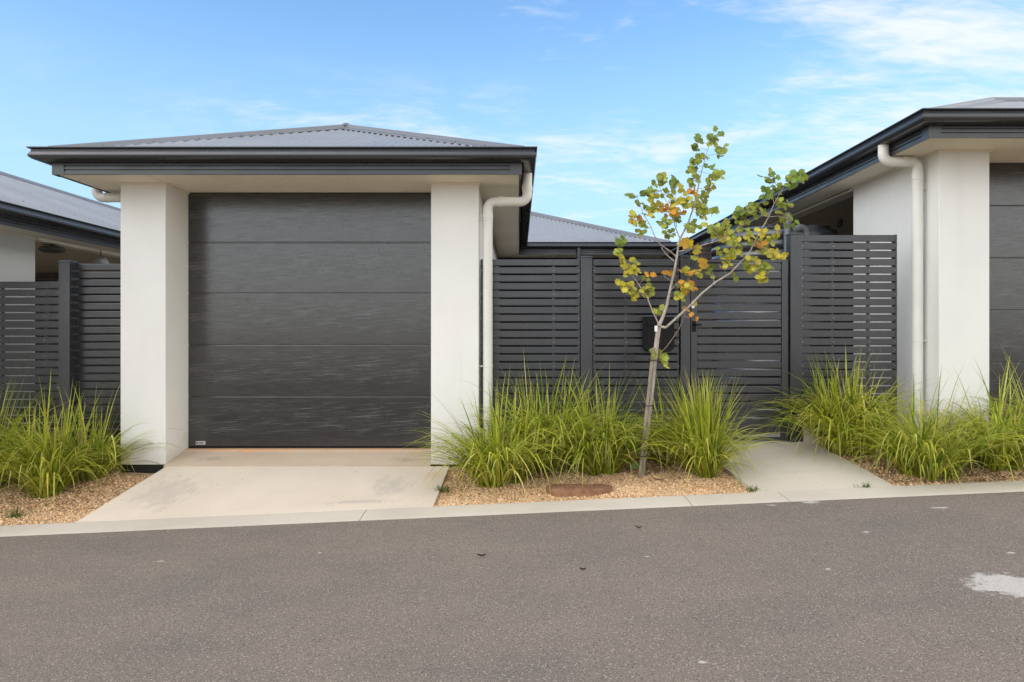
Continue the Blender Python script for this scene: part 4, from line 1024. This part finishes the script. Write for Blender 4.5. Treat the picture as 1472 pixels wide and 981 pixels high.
cl = N.math('ADD', cl, N.math('MULTIPLY', N.math('SUBTRACT', fine, .5), .48))
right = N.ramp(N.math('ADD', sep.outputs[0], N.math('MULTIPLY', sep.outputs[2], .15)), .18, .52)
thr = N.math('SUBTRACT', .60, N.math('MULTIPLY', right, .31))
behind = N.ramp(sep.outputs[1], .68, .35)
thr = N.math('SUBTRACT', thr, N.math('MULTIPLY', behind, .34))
cf = N.math('DIVIDE', N.math('SUBTRACT', cl, thr), .42)
cf = N.ramp(cf, 0, 1, 0, .90)
mp2 = N.n('ShaderNodeMapping'); N.l(cmb.outputs[0], mp2.inputs[0]); mp2.inputs['Rotation'].default_value = (0, 0, R(-24)); mp2.inputs['Scale'].default_value = (1.1, 1.5, 1); mp2.inputs['Location'].default_value = (3.7, 1.3, 0)
veil = N.math('ADD', N.noise(mp2.outputs[0], 1.6, 9, .66, .5), N.math('MULTIPLY', N.math('SUBTRACT', fine, .5), .35))
veil = N.math('MULTIPLY', N.ramp(veil, .43, .74, 0, .72), N.math('MULTIPLY', N.ramp(sep.outputs[2], .37, .27), N.ramp(sep.outputs[2], .08, .17)))
veil = N.math('MULTIPLY', veil, N.ramp(sep.outputs[0], -.50, -.22, .15, 1))
cf = N.math('MAXIMUM', cf, veil)
cf = N.math('MULTIPLY', cf, N.ramp(sep.outputs[2], .0, .12, .3, 1))
haze = N.ramp(sep.outputs[2], .46, .04, 0, .88)
c1 = N.mix(haze, hs.outputs[0], N.mix(behind, (2.35, 3.62, 4.62), (6.6, 6.6, 6.5)))  # haze behind the camera brightened for wall light and door reflections
side_fill = N.ramp(N.math('ABSOLUTE', sep.outputs[0]), .64, .86)
ccol = N.mix(behind, (4.6, 4.8, 5.0), N.mix(side_fill, (7.0, 6.95, 6.8), (15.5, 15.2, 14.8)))          # unseen cloud behind and at both sides, brightened to fill the walls
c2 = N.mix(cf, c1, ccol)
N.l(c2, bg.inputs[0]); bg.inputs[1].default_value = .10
sun = bpy.data.lights.new('sun', 'SUN'); sun.energy = .6; sun.angle = R(60); sun.color = (1, .95, .87)
so = bpy.data.objects.new('sun', sun); COL.objects.link(so)
el, az = R(SUN_EL), R(SUN_AZ); dirv = Vector((math.sin(az)*math.cos(el), math.cos(az)*math.cos(el), math.sin(el)))
so.rotation_euler = (-dirv).to_track_quat('-Z', 'Y').to_euler(); so.location = dirv*30
cam = bpy.data.cameras.new('camera'); cam.sensor_width = 36; cam.lens = 24; cam.clip_end = 2000
cam.shift_x = -9/1472; cam.shift_y = -12.5/1472
co = bpy.data.objects.new('camera', cam); COL.objects.link(co); co.location = (0, 0, CZ); co.rotation_euler = (R(90), 0, 0)
scn.camera = co
vs = scn.view_settings; vs.view_transform = 'Standard'; vs.look = 'None'; vs.exposure = 1.09; vs.gamma = 1; vs.use_curve_mapping = False
scn.cycles.max_bounces = 8; scn.cycles.diffuse_bounces = 5; scn.cycles.use_denoising = True
